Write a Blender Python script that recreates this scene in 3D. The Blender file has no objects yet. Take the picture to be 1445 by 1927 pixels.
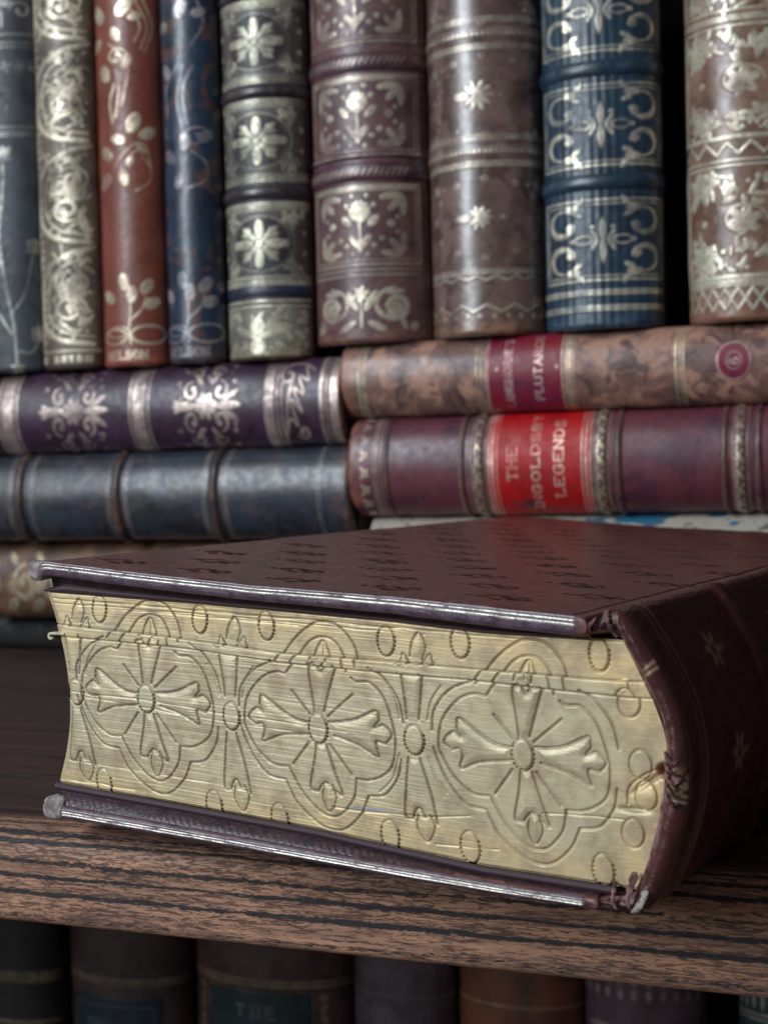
import bpy, math, random
import numpy as np
from mathutils import Matrix, Vector

# ------------------------------------------------------------------ camera, light, exposure
sc = bpy.context.scene
CM = 0.01
col = bpy.data.collections.new('Scene'); sc.collection.children.link(col)
H = 8.26
FPX = 2800.0
_th, _pt, _rl = math.radians(21.3), math.atan(85 / 2800.), math.radians(1.43)
fw = Vector((-math.sin(_th) * math.cos(_pt), math.cos(_th) * math.cos(_pt), -math.sin(_pt)))
r0 = Vector((math.cos(_th), math.sin(_th), 0)); u0 = r0.cross(fw)
Rv = r0 * math.cos(_rl) - u0 * math.sin(_rl); Uv = u0 * math.cos(_rl) + r0 * math.sin(_rl)
cd = bpy.data.cameras.new('camera'); cam = bpy.data.objects.new('camera', cd); col.objects.link(cam)
M = Matrix((Rv, Uv, -fw)).transposed().to_4x4(); M.translation = Vector((0, 0, H * CM))
cam.matrix_world = M
cd.sensor_fit = 'VERTICAL'; cd.sensor_height = 24.0; cd.lens = FPX / 1927. * 24.0
cd.clip_start = 0.01; cd.clip_end = 20
cd.dof.use_dof = True; cd.dof.focus_distance = 0.325
cd.dof.aperture_fstop = (cd.lens / 1000.) / 0.0021      # entrance pupil under two millimetres
sc.camera = cam

w = bpy.data.worlds.new('World'); sc.world = w; w.use_nodes = True
bg = w.node_tree.nodes['Background']; bg.inputs[0].default_value = (1.0, 0.94, 0.88, 1); bg.inputs[1].default_value = 0.10

def area(name, loc, target, sx, sy, power, color):
    l = bpy.data.lights.new(name, 'AREA'); l.shape = 'RECTANGLE'; l.size = sx * CM; l.size_y = sy * CM
    l.energy = power; l.color = color
    o = bpy.data.objects.new(name, l); col.objects.link(o)
    o.location = Vector(loc) * CM
    d = (Vector(target) - Vector(loc)).normalized()
    o.rotation_euler = d.to_track_quat('-Z', 'Y').to_euler()
    return o
area('window_light', (-98, -80, 80), (-15, 45, 6), 42, 110, 27.0, (0.84, 0.93, 1.0))

vs = sc.view_settings; sc.display_settings.display_device = 'sRGB'
vs.view_transform = 'Standard'; vs.look = 'None'; vs.exposure = 0.0; vs.gamma = 1.0; vs.use_curve_mapping = False
sc.cycles.use_denoising = True
sc.cycles.max_bounces = 6

rng = np.random.default_rng(7)
random.seed(5)

# ------------------------------------------------------------------ small maths
def sstep(a, b, x):
    t = np.clip((x - a) / (b - a), 0, 1); return t * t * (3 - 2 * t)

class Noise1:
    def __init__(s, seed, n=4096): s.v = np.random.default_rng(seed).uniform(-1, 1, n); s.n = n
    def __call__(s, x):
        x = np.asarray(x, float); i = np.floor(x).astype(int); f = x - i; f = f * f * (3 - 2 * f)
        return s.v[i % s.n] * (1 - f) + s.v[(i + 1) % s.n] * f

class Noise2:
    def __init__(s, seed, n=512): s.v = np.random.default_rng(seed).uniform(-1, 1, (n, n)); s.n = n
    def __call__(s, x, y):
        x, y = np.broadcast_arrays(np.asarray(x, float), np.asarray(y, float))
        i = np.floor(x).astype(int); j = np.floor(y).astype(int); f = x - i; g = y - j
        f = f * f * (3 - 2 * f); g = g * g * (3 - 2 * g); n = s.n; v = s.v
        return ((v[i % n, j % n] * (1 - f) + v[(i + 1) % n, j % n] * f) * (1 - g)
                + (v[i % n, (j + 1) % n] * (1 - f) + v[(i + 1) % n, (j + 1) % n] * f) * g)

def catmull(P, n=8, closed=False):
    P = np.asarray(P, float)
    if len(P) < 3 and not closed: return P
    if closed: Q = np.vstack([P[-1], P, P[0], P[1]])
    else: Q = np.vstack([2 * P[0] - P[1], P, 2 * P[-1] - P[-2]])
    out = []
    for k in range(1, len(Q) - 2):
        p0, p1, p2, p3 = Q[k - 1], Q[k], Q[k + 1], Q[k + 2]
        for t in np.linspace(0, 1, n, endpoint=False):
            out.append(0.5 * ((2 * p1) + (-p0 + p2) * t + (2 * p0 - 5 * p1 + 4 * p2 - p3) * t * t + (-p0 + 3 * p1 - 3 * p2 + p3) * t ** 3))
    out.append(Q[-2])
    return np.array(out)

# ------------------------------------------------------------------ tooling canvas: a height / gilt field drawn with strokes
GL = {
 'A': [[(0,0),(.3,1),(.6,0)],[(.12,.38),(.48,.38)]], 'B': [[(0,0),(0,1),(.4,1),(.5,.85),(.5,.65),(.4,.53),(0,.53)],[(.4,.53),(.58,.38),(.58,.15),(.42,0),(0,0)]],
 'C': [[(.6,.8),(.42,1),(.18,1),(0,.75),(0,.25),(.18,0),(.42,0),(.6,.2)]], 'D': [[(0,0),(0,1),(.35,1),(.6,.75),(.6,.25),(.35,0),(0,0)]],
 'E': [[(.55,1),(0,1),(0,0),(.58,0)],[(0,.52),(.42,.52)]], 'G': [[(.6,.82),(.42,1),(.18,1),(0,.75),(0,.25),(.18,0),(.42,0),(.6,.18),(.6,.45),(.36,.45)]],
 'H': [[(0,0),(0,1)],[(.58,0),(.58,1)],[(0,.52),(.58,.52)]], 'I': [[(.1,0),(.1,1)],[(0,0),(.2,0)],[(0,1),(.2,1)]],
 'L': [[(0,1),(0,0),(.55,0),(.55,.12)]], 'N': [[(0,0),(0,1),(.6,0),(.6,1)]], 'O': [[(.3,1),(.08,.85),(0,.5),(.08,.15),(.3,0),(.52,.15),(.6,.5),(.52,.85),(.3,1)]],
 'P': [[(0,0),(0,1),(.42,1),(.56,.85),(.56,.62),(.42,.48),(0,.48)]], 'R': [[(0,0),(0,1),(.42,1),(.56,.85),(.56,.65),(.42,.5),(0,.5)],[(.32,.5),(.6,0)]],
 'S': [[(.55,.82),(.38,1),(.16,1),(.02,.85),(.02,.66),(.16,.55),(.42,.46),(.57,.34),(.57,.15),(.42,0),(.16,0),(0,.18)]],
 'T': [[(.3,0),(.3,1)],[(0,.9),(0,1),(.6,1),(.6,.9)]], 'U': [[(0,1),(0,.2),(.15,0),(.45,0),(.6,.2),(.6,1)]],
 'W': [[(0,1),(.15,0),(.35,.8),(.55,0),(.7,1)]], 'Y': [[(0,1),(.3,.5),(.6,1)],[(.3,.5),(.3,0)]], "'": [[(.1,1),(.05,.8)]],
 '6': [[(.5,.9),(.3,1),(.1,.75),(0,.35),(.12,.05),(.32,0),(.52,.12),(.55,.35),(.4,.55),(.18,.52),(.03,.35)]],
 'M': [[(0,0),(.05,1),(.35,.2),(.65,1),(.7,0)]], 'V': [[(0,1),(.3,0),(.6,1)]], 'K': [[(0,0),(0,1)],[(.55,1),(0,.45),(.58,0)]],
}
class Cv:
    def __init__(s, W, L, res=40):
        s.W, s.L, s.r = W, L, res
        s.nx, s.ny = int(W * res) + 2, int(L * res) + 2
        s.g = np.zeros((s.ny, s.nx), np.float32)
    def _bb(s, x0, y0, x1, y1, pad):
        i0 = max(0, int((x0 - pad) * s.r)); i1 = min(s.nx, int((x1 + pad) * s.r) + 2)
        j0 = max(0, int((y0 - pad) * s.r)); j1 = min(s.ny, int((y1 + pad) * s.r) + 2)
        return i0, i1, j0, j1
    def seg(s, a, b, w, v, mode):
        e = 0.6 / s.r + w * 0.12
        i0, i1, j0, j1 = s._bb(min(a[0], b[0]), min(a[1], b[1]), max(a[0], b[0]), max(a[1], b[1]), w + 2 * e)
        if i1 <= i0 or j1 <= j0: return
        X = (np.arange(i0, i1) / s.r)[None, :]; Y = (np.arange(j0, j1) / s.r)[:, None]
        dx, dy = b[0] - a[0], b[1] - a[1]; L2 = dx * dx + dy * dy + 1e-12
        t = np.clip(((X - a[0]) * dx + (Y - a[1]) * dy) / L2, 0, 1)
        d = np.hypot(X - a[0] - t * dx, Y - a[1] - t * dy)
        f = np.clip((w / 2 + e - d) / (2 * e), 0, 1); f = f * f * (3 - 2 * f)
        s._put(j0, j1, i0, i1, f, v, mode)
    def _put(s, j0, j1, i0, i1, f, v, mode):
        g = s.g[j0:j1, i0:i1]
        if mode == 'max': np.maximum(g, f * v, out=g)
        else: g[:] = g * (1 - f) + v * f
    def stroke(s, P, w, v=1.0, mode='max', smooth=False, closed=False):
        P = np.asarray(P, float)
        if smooth: P = catmull(P, 6, closed)
        elif closed: P = np.vstack([P, P[:1]])
        for k in range(len(P) - 1): s.seg(P[k], P[k + 1], w, v, mode)
    def ell(s, x, y, rx, ry, v=1.0, mode='max', ang=0.0):
        e = 0.7 / s.r
        R = max(rx, ry)
        i0, i1, j0, j1 = s._bb(x - R, y - R, x + R, y + R, 2 * e)
        if i1 <= i0 or j1 <= j0: return
        X = (np.arange(i0, i1) / s.r)[None, :] - x; Y = (np.arange(j0, j1) / s.r)[:, None] - y
        ca, sa = math.cos(ang), math.sin(ang)
        A = (X * ca + Y * sa) / rx; B = (-X * sa + Y * ca) / ry
        d = (np.hypot(A, B) - 1) * min(rx, ry)
        f = np.clip((e - d) / (2 * e), 0, 1)
        s._put(j0, j1, i0, i1, f, v, mode)
    def poly(s, P, v=1.0, mode='max', soft=None):
        P = np.asarray(P, float); e = soft or 0.7 / s.r
        i0, i1, j0, j1 = s._bb(P[:, 0].min(), P[:, 1].min(), P[:, 0].max(), P[:, 1].max(), 2 * e)
        if i1 <= i0 or j1 <= j0: return
        X = (np.arange(i0, i1) / s.r)[None, :] + 0 * (np.arange(j0, j1))[:, None]; Y = (np.arange(j0, j1) / s.r)[:, None] + 0 * X
        ins = np.zeros(X.shape, bool); dm = np.full(X.shape, 9.0)
        for k in range(len(P)):
            a, b = P[k], P[(k + 1) % len(P)]
            c = (a[1] > Y) != (b[1] > Y)
            with np.errstate(divide='ignore', invalid='ignore'):
                xi = (b[0] - a[0]) * (Y - a[1]) / (b[1] - a[1] + 1e-15) + a[0]
            ins ^= c & (X < xi)
            dx, dy = b - a; t = np.clip(((X - a[0]) * dx + (Y - a[1]) * dy) / (dx * dx + dy * dy + 1e-12), 0, 1)
            dm = np.minimum(dm, np.hypot(X - a[0] - t * dx, Y - a[1] - t * dy))
        sd = np.where(ins, dm, -dm); f = np.clip((sd + e * (0 if soft else 1)) / (e if soft else 2 * e), 0, 1); f = f * f * (3 - 2 * f)
        s._put(j0, j1, i0, i1, f, v, mode)
    def samp(s, x, y):
        X = np.clip(x * s.r, 0, s.nx - 1.001); Y = np.clip(y * s.r, 0, s.ny - 1.001)
        i = X.astype(int); j = Y.astype(int); f = X - i; g = Y - j; G = s.g
        return (G[j, i] * (1 - f) + G[j, i + 1] * f) * (1 - g) + (G[j + 1, i] * (1 - f) + G[j + 1, i + 1] * f) * g

class Px:
    """draws on a canvas in units of the design (kx, ky centimetres per unit)"""
    def __init__(s, cv, kx, ky, x0=0, y0=0): s.c, s.kx, s.ky, s.x0, s.y0 = cv, kx, ky, x0, y0; s.k = (kx + ky) / 2
    def T(s, P): P = np.asarray(P, float); return np.stack([P[..., 0] * s.kx + s.x0, P[..., 1] * s.ky + s.y0], -1)
    def line(s, P, w=3, v=1, smooth=False, closed=False, mode='max'): s.c.stroke(s.T(P), w * s.k, v, mode, smooth, closed)
    def disc(s, x, y, r, v=1, ry=None, mode='max', ang=0):
        p = s.T((x, y)); s.c.ell(p[0], p[1], r * s.k, (ry or r) * s.k, v, mode, ang)
    def ring(s, x, y, r, w=3, v=1, ry=None):
        t = np.linspace(0, 2 * math.pi, 25); s.line(np.stack([x + r * np.cos(t), y + (ry or r) * np.sin(t)], 1), w, v)
    def leaf(s, x, y, ang, L, W, v=1):
        p = s.T((x, y)); ca, sa = math.cos(ang), math.sin(ang)
        s.c.ell(p[0] + ca * L / 2 * s.k, p[1] + sa * L / 2 * s.k, L / 2 * s.k, W / 2 * s.k, v, 'max', ang)
    def flower(s, x, y, r, n=5, v=1, a0=0.3, core=True):
        for k in range(n): s.leaf(x, y, a0 + k * 2 * math.pi / n, r, r * .55, v)
        if core: s.disc(x, y, r * .22, v)
    def spiral(s, x, y, r, a0, turns, w=4, v=1, d=1, bulb=True):
        t = np.linspace(0, 1, 22); rr = r * (1 - .72 * t); a = a0 + d * t * turns * 2 * math.pi
        P = np.stack([x + rr * np.cos(a), y + rr * np.sin(a)], 1)
        for k in range(len(P) - 1): s.line(P[k:k + 2], w * (0.6 + .7 * math.sin(math.pi * k / 22)), v)
        if bulb: s.disc(P[-1][0], P[-1][1], w * .95, v)
    def rect(s, x0, y0, x1, y1, w=3, v=1): s.line([(x0, y0), (x1, y0), (x1, y1), (x0, y1)], w, v, closed=True)
    def fill(s, x0, y0, x1, y1, v=1, mode='max'): s.c.poly(s.T([(x0, y0), (x1, y0), (x1, y1), (x0, y1)]), v, mode)
    def fit(s, t, x0, x1, y, h, w=2.2, v=1):
        n = len(t); gap = .30; tot = sum(max(a for P in GL[c] for a, b in P) for c in t) + gap * (n - 1)
        k = (x1 - x0) / (tot * h)
        s.text(t, x0, y, h, w, v, gap * k / .28, k)
    def text(s, t, x, y, h, w=2.2, v=1, sp=.85, cw=1.0):
        """letters upright, starting at x, baseline y, cap height h"""
        for ch in t:
            if ch in GL:
                for P in GL[ch]:
                    s.line([(x + a * h * cw, y + b * h) for a, b in P], w, v)
                    for a, b in (P[0], P[-1]):
                        if b in (0, 1) and ch not in 'OCGSD6U' : s.line([(x + (a - .13) * h * cw, y + b * h), (x + (a + .13) * h * cw, y + b * h)], w * .75, v)
                wid = max(a for P in GL[ch] for a, b in P)
            else: wid = .3
            x += (wid * cw + .28 * sp) * h
        return x

# ------------------------------------------------------------------ objects
def tag(o, label, cat, group=None, kind=None):
    o['label'] = label; o['category'] = cat
    if group: o['group'] = group
    if kind: o['kind'] = kind
    return o
def empty(name, loc, rot=(0, 0, 0)):
    o = bpy.data.objects.new(name, None); col.objects.link(o); o.location = Vector(loc) * CM; o.rotation_euler = rot
    o.empty_display_size = .02
    return o
def mesh(name, V, Fq, mat, parent=None, smooth=True, attrs=None):
    me = bpy.data.meshes.new(name); V = np.asarray(V, np.float32).reshape(-1, 3) * CM
    if isinstance(Fq, np.ndarray):
        n = len(Fq); k = Fq.shape[1]
        me.vertices.add(len(V)); me.vertices.foreach_set('co', V.ravel())
        me.loops.add(n * k); me.loops.foreach_set('vertex_index', Fq.astype(np.int32).ravel())
        me.polygons.add(n); me.polygons.foreach_set('loop_start', np.arange(0, n * k, k, dtype=np.int32))
        me.update(calc_edges=True)
    else:
        me.from_pydata([tuple(v) for v in V], [], Fq); me.update()
    if smooth: me.polygons.foreach_set('use_smooth', np.ones(len(me.polygons), bool))
    for a, d in (attrs or {}).items():
        at = me.attributes.new(a, 'FLOAT', 'POINT'); at.data.foreach_set('value', np.asarray(d, np.float32).ravel())
    me.materials.append(mat)
    o = bpy.data.objects.new(name, me); col.objects.link(o)
    if parent: o.parent = parent
    return o
def gridfaces(n, m, flip=False, off=0, wrap=False):
    i = np.arange(n - 1)[:, None]
    j = np.arange(m if wrap else m - 1)[None, :]
    a = i * m + j; b = (i + 1) * m + j; c = (i + 1) * m + (j + 1) % m; d = i * m + (j + 1) % m
    F = np.stack([a, b, c, d], -1).reshape(-1, 4) + off
    return F[:, ::-1] if flip else F
def grid(name, P, mat, parent=None, attrs=None, flip=False, smooth=True):
    n, m = P.shape[:2]
    return mesh(name, P.reshape(-1, 3), gridfaces(n, m, flip), mat, parent, smooth, attrs)
def rbox(name, x0, x1, y0, y1, z0, z1, mat, parent, bev=.05, seg=2):
    me = bpy.data.meshes.new(name)
    import bmesh
    bm = bmesh.new(); bmesh.ops.create_cube(bm, size=1)
    for v in bm.verts: v.co = Vector(((x0 + x1) / 2 + v.co.x * (x1 - x0), (y0 + y1) / 2 + v.co.y * (y1 - y0), (z0 + z1) / 2 + v.co.z * (z1 - z0))) * CM
    if bev: bmesh.ops.bevel(bm, geom=bm.edges[:] , offset=bev * CM, segments=seg, affect='EDGES', profile=.5)
    bm.to_mesh(me); bm.free(); me.materials.append(mat)
    o = bpy.data.objects.new(name, me); col.objects.link(o)
    if parent: o.parent = parent
    return o

# ------------------------------------------------------------------ materials
class NT:
    def __init__(s, name):
        s.m = bpy.data.materials.new(name); s.m.use_nodes = True; s.t = s.m.node_tree; s.b = s.t.nodes['Principled BSDF']
        s.tc = s.n('ShaderNodeTexCoord')
    def n(s, t, **k):
        x = s.t.nodes.new(t)
        for a, v in k.items(): setattr(x, a, v)
        return x
    def l(s, a, b): s.t.links.new(a, b)
    def val(s, i, v):
        if isinstance(v, (int, float)): i.default_value = v
        elif isinstance(v, tuple): i.default_value = v if len(v) == 4 or i.type == 'VECTOR' else (*v, 1)
        else: s.l(v, i)
    def map(s, scale, loc=(0, 0, 0)):
        m = s.n('ShaderNodeMapping'); s.l(s.tc.outputs['Object'], m.inputs[0]); m.inputs['Scale'].default_value = scale; m.inputs['Location'].default_value = loc
        return m.outputs[0]
    def noise(s, scale, detail=3, rough=.55, vec=None, dist=0):
        x = s.n('ShaderNodeTexNoise'); s.l(vec or s.tc.outputs['Object'], x.inputs['Vector'])
        x.inputs['Scale'].default_value = scale; x.inputs['Detail'].default_value = detail; x.inputs['Roughness'].default_value = rough; x.inputs['Distortion'].default_value = dist
        return x.outputs['Fac']
    def math(s, op, a, b=0.0, c=0.0, clamp=False):
        x = s.n('ShaderNodeMath', operation=op, use_clamp=clamp); s.val(x.inputs[0], a); s.val(x.inputs[1], b); s.val(x.inputs[2], c); return x.outputs[0]
    def ramp(s, f, a, b, lo=0.0, hi=1.0):
        x = s.n('ShaderNodeMapRange', interpolation_type='SMOOTHSTEP'); s.val(x.inputs[0], f)
        for k, v in enumerate((a, b, lo, hi)): x.inputs[k + 1].default_value = v
        return x.outputs[0]
    def mix(s, f, a, b):
        x = s.n('ShaderNodeMix', data_type='RGBA'); s.val(x.inputs[0], f); s.val(x.inputs[6], a); s.val(x.inputs[7], b); return x.outputs[2]
    def attr(s, name):
        x = s.n('ShaderNodeAttribute', attribute_name=name); return x.outputs['Fac']
    def bump(s, h, strength=.3, dist=.0005):
        x = s.n('ShaderNodeBump'); s.val(x.inputs['Height'], h); x.inputs['Strength'].default_value = strength; x.inputs['Distance'].default_value = dist
        s.l(x.outputs[0], s.b.inputs['Normal']); return x

def lin(r, g, b):
    f = lambda c: ((c / 255 + .055) / 1.055) ** 2.4 if c > 10 else c / 255 / 12.92
    return (f(r), f(g), f(b))

GOLD = (0.82, 0.67, 0.44)
def leather(name, c1, c2=None, ms=90, lo=.42, hi=.6, wear=None, gold=GOLD, rough=.38, gmin=.35, gmetal=.75, grain=1.0, ribs=0, c3=None, c3s=220, grough=.36, coat=0.0):
    s = NT(name)
    c2 = c2 or tuple(x * .6 for x in c1)
    n1 = s.noise(ms, 4, .6, dist=.6)
    c = s.mix(s.ramp(n1, lo, hi), c1, c2)
    if c3: c = s.mix(s.math('MULTIPLY', s.ramp(s.noise(c3s, 3, .6, s.map((1, 1, 1), (3.1, 1.7, 2.2)), 1.0), .5, .62), .8), c, c3)
    if wear: c = s.mix(s.math('MULTIPLY', s.attr('wear'), s.ramp(s.noise(260, 5, .7), .35, .6), clamp=True), c, wear)
    nw = s.noise(500, 4, .7)
    f = s.math('MULTIPLY', s.attr('gilt'), s.ramp(nw, .30, .52, gmin, 1.0), clamp=True)
    f = s.math('MULTIPLY', f, s.ramp(s.noise(42, 4, .65, s.map((1, 1, 1), (7, 3, 1))), .34, .58, .28, 1))
    g2 = s.mix(s.ramp(s.noise(160, 2), .35, .65), gold, tuple(x * .72 for x in gold))
    s.l(s.mix(f, c, g2), s.b.inputs['Base Color'])
    s.l(s.math('MULTIPLY', f, gmetal), s.b.inputs['Metallic'])
    rr = s.math('ADD', s.ramp(s.noise(300, 3), .3, .7, rough - .07, rough + .12), s.math('MULTIPLY', f, grough - rough))
    s.l(rr, s.b.inputs['Roughness'])
    h = s.math('ADD', s.noise(1900, 3, .6), s.math('MULTIPLY', s.noise(600, 3), .35))
    if ribs:
        wv = s.n('ShaderNodeTexWave', wave_type='BANDS', bands_direction='X'); s.l(s.tc.outputs['Object'], wv.inputs[0]); wv.inputs['Scale'].default_value = ribs
        wv.inputs['Distortion'].default_value = .6
        h = s.math('ADD', h, s.math('MULTIPLY', wv.outputs['Fac'], 2.5))
    s.bump(h, .30 * grain, .00022)
    s.b.inputs['Coat Weight'].default_value = coat; s.b.inputs['Coat Roughness'].default_value = .25
    return s.m

def plain(name, c, rough=.6, bump=.3, scale=600, c2=None, metal=0):
    s = NT(name); s.l(s.mix(s.ramp(s.noise(scale * .3, 4), .35, .65), c, c2 or tuple(x * .7 for x in c)), s.b.inputs['Base Color'])
    s.b.inputs['Roughness'].default_value = rough; s.b.inputs['Metallic'].default_value = metal
    s.bump(s.noise(scale, 3), bump, .0005); return s.m

def pages_mat(name, c):
    s = NT(name); n = s.noise(900, 3, .6, s.map((1, .04, .04)))
    s.l(s.mix(s.ramp(n, .35, .65), c, tuple(x * .55 for x in c)), s.b.inputs['Base Color']); s.b.inputs['Roughness'].default_value = .8
    s.bump(n, .5, .0004); return s.m
M_pages = pages_mat('aged_paper', (.42, .36, .26))

# ------------------------------------------------------------------ background books
class Book:
    """upright local frame: x across the spine, z along it from tail to head, y away from the viewer"""
    def __init__(s, name, label, W, L, loc, rot, mat, D=13.5, bulge=.34, phim=84, board_mat=None, cat='book', group=None, inset=0.0):
        s.W, s.L, s.D, s.mat = W, L, D, mat
        group = group or ('books stacked flat' if abs(rot[1]) > 1 else 'books standing on the lower shelf' if loc[2] < -5 else 'books standing upright on the two stacks')
        s.e = tag(empty(name, loc, rot), label, cat, group)
        s.bul = bulge * W; s.ph = math.radians(phim)
        s.cv = Cv(s.arc(), L, 36); s.bm = board_mat or mat
        s.A = s.arc()
    def arc(s):
        t = np.linspace(-s.ph, s.ph, 200); x = s.W / 2 * np.sin(t) / math.sin(s.ph); y = s.bul * (1 - np.cos(t)) / (1 - math.cos(s.ph))
        return float(np.hypot(np.diff(x), np.diff(y)).sum())
    def S(s, u, v, off):
        t = (2 * u - 1) * s.ph
        a = s.W / 2 / math.sin(s.ph); b = s.bul / (1 - math.cos(s.ph))
        x = a * np.sin(t); y = b * (1 - np.cos(t))
        nx = np.sin(t) / a; ny = -np.cos(t) / b; l = np.hypot(nx, ny); nx /= l; ny /= l
        return np.stack([x + nx * off, y + ny * off, v + 0 * x], -1)
    def spine(s, relief=.012, vis=None, step=.034, sag=None):
        nu = int(s.A / step); nv = int(s.L / step)
        u = np.linspace(0, 1, nu)[None, :]; v = np.linspace(0, s.L, nv)[:, None]
        u, v = np.broadcast_arrays(u, v)
        g = s.cv.samp(u * s.A, v)
        off = g * relief
        nz = Noise2(int(s.W * 100)); off = off + .018 * nz(u * 5 + 3, v * .8) + .0015 * nz(u * 30, v * 5)
        e = np.minimum(v, s.L - v); r = .22
        off = off - (r - np.sqrt(np.maximum(0, r * r - (r - np.minimum(e, r)) ** 2)))
        off = off - .06 * sstep(1.0, .25, e) * 0 
        if sag is not None: off = off + sag(v)
        wear = np.maximum(sstep(1.1, .0, e + .25 * nz(u * 8, v * 2)), .25 * sstep(.08, .0, np.minimum(u, 1 - u)))
        grid('spine', s.S(u, v, off), s.mat, s.e, {'gilt': g, 'wear': wear})
        s._off = off
    def band(s, v0, v1, h=.09, mat=None, name='raised_band', gilt=None):
        nu = int(s.A / .04); nv = 26
        u = np.linspace(0, 1, nu)[None, :]; t = np.linspace(0, 1, nv)[:, None]
        u, t = np.broadcast_arrays(u, t); v = v0 + (v1 - v0) * t
        g = s.cv.samp(u * s.A, v)
        nz = Noise2(int(v0 * 97 + 5))
        off = h * np.sin(math.pi * t) ** .7 + .01 * nz(u * 12, v * 4) - .004 + g * .012 - .05 * ((t < .001) | (t > .999))
        grid(name, s.S(u, v, off), mat or s.mat, s.e, {'gilt': g, 'wear': .6 * np.sin(math.pi * t) ** 4 * (nz(u * 20, v * 3) > .2)})
    def label(s, v0, v1, cv, mat, name='title_label', u0=.02, u1=.98, off=.028):
        """cv: canvas with x along the arc, y along the spine, both starting at the label's corner"""
        nu = int(s.A * (u1 - u0) / .022); nv = int((v1 - v0) / .022)
        u = np.linspace(u0, u1, nu)[None, :]; v = np.linspace(v0, v1, nv)[:, None]; u, v = np.broadcast_arrays(u, v)
        g = cv.samp((u - u0) * s.A, v - v0)
        nz = Noise2(9)
        e = np.minimum(np.minimum(v - v0, v1 - v), np.minimum(u - u0, u1 - u) * s.A)
        grid(name, s.S(u, v, off * sstep(-.001, .03, e) + g * .006 + .012 * nz(u * 4, v) - .004), mat, s.e, {'gilt': g, 'wear': g * 0})
    def body(s, gap=.12):
        y0 = s.bul - .02; t = .26
        for k in (-1, 1):
            x1 = k * s.W / 2; x0 = x1 - k * t
            rbox('board', min(x0, x1), max(x0, x1), y0, s.D, .02, s.L - .02, s.bm, s.e, .07)
        P = []
        rbox('text_block', -s.W / 2 + t + .004, s.W / 2 - t - .004, s.bul * .86 + .12, s.D - .35, .22, s.L - .25, M_pages, s.e, .02, 1)
        # rounded head and tail of the spine lining, closing the hollow behind the leather
        for z0, z1 in ((.06, .3), (s.L - .3, s.L - .06)):
            n = 25; V = []; F = []
            for z in (z0, z1):
                for q in np.linspace(0, 1, n): V.append(s.S(np.array(q), np.array(z), np.array(-.16)))
            F.append(list(range(n))); F.append(list(range(2 * n - 1, n - 1, -1)))
            F += [[i, i + n, i + n + 1, i + 1] for i in range(n - 1)] + [[n - 1, 2 * n - 1, n, 0]]
            mesh('headcap', V, F, s.bm, s.e, False)

YB = 56.0
# ---- horizontal stack on the left: tail (z=0) at the right end, spine runs to the left
R_H = (0, -math.pi / 2, 0)       # x -> up, z -> left
def world_x(x, y=800.0, Y=56.2):
    d = fw + Rv * ((x - 722.5) / FPX) - Uv * ((y - 963.5) / FPX)
    return d.x / d.y * Y
def stack_loc(xr, z0, W, y=YB): return (xr, y, z0 + W / 2)

mt_dark = plain('dark_board', lin(52, 42, 42), .5, .3)
mt_maroonb = plain('maroon_board', lin(66, 40, 44), .45, .3)

# purple
W = 3.66
bk = Book('antique_book', 'purple leather book with gilt scroll ornaments, lying on top of the left stack', W, 19.5, stack_loc(-23.55, 9.2, W), R_H,
          leather('purple_leather', lin(62, 38, 62), lin(50, 28, 42), 80, wear=lin(110, 70, 60), gold=(.60, .48, .42), rough=.42, coat=.1), D=14, bulge=.30)
kv = .0257; ku = bk.A / 165
p = Px(bk.cv, ku, kv)
def vx(x, xr=655): return (-23.55 - world_x(x, 770)) / kv if xr == 655 else (-23.35 - world_x(x, 930)) / kv
def colband(p, xa, xb, v=1, xr=655): p.fill(0, vx(xb, xr), 165, vx(xa, xr), v)
for a, b in ((604, 612), (616, 619), (624, 640)): colband(p, a, b, .9)
for a, b in ((500, 519), (523, 527), (532, 535)): colband(p, a, b)
for a, b in ((246, 250), (253, 277), (281, 285)): colband(p, a, b)
for a, b in ((0, 5), (8, 30), (34, 38), (-235, -205)): colband(p, a, b)
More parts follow.
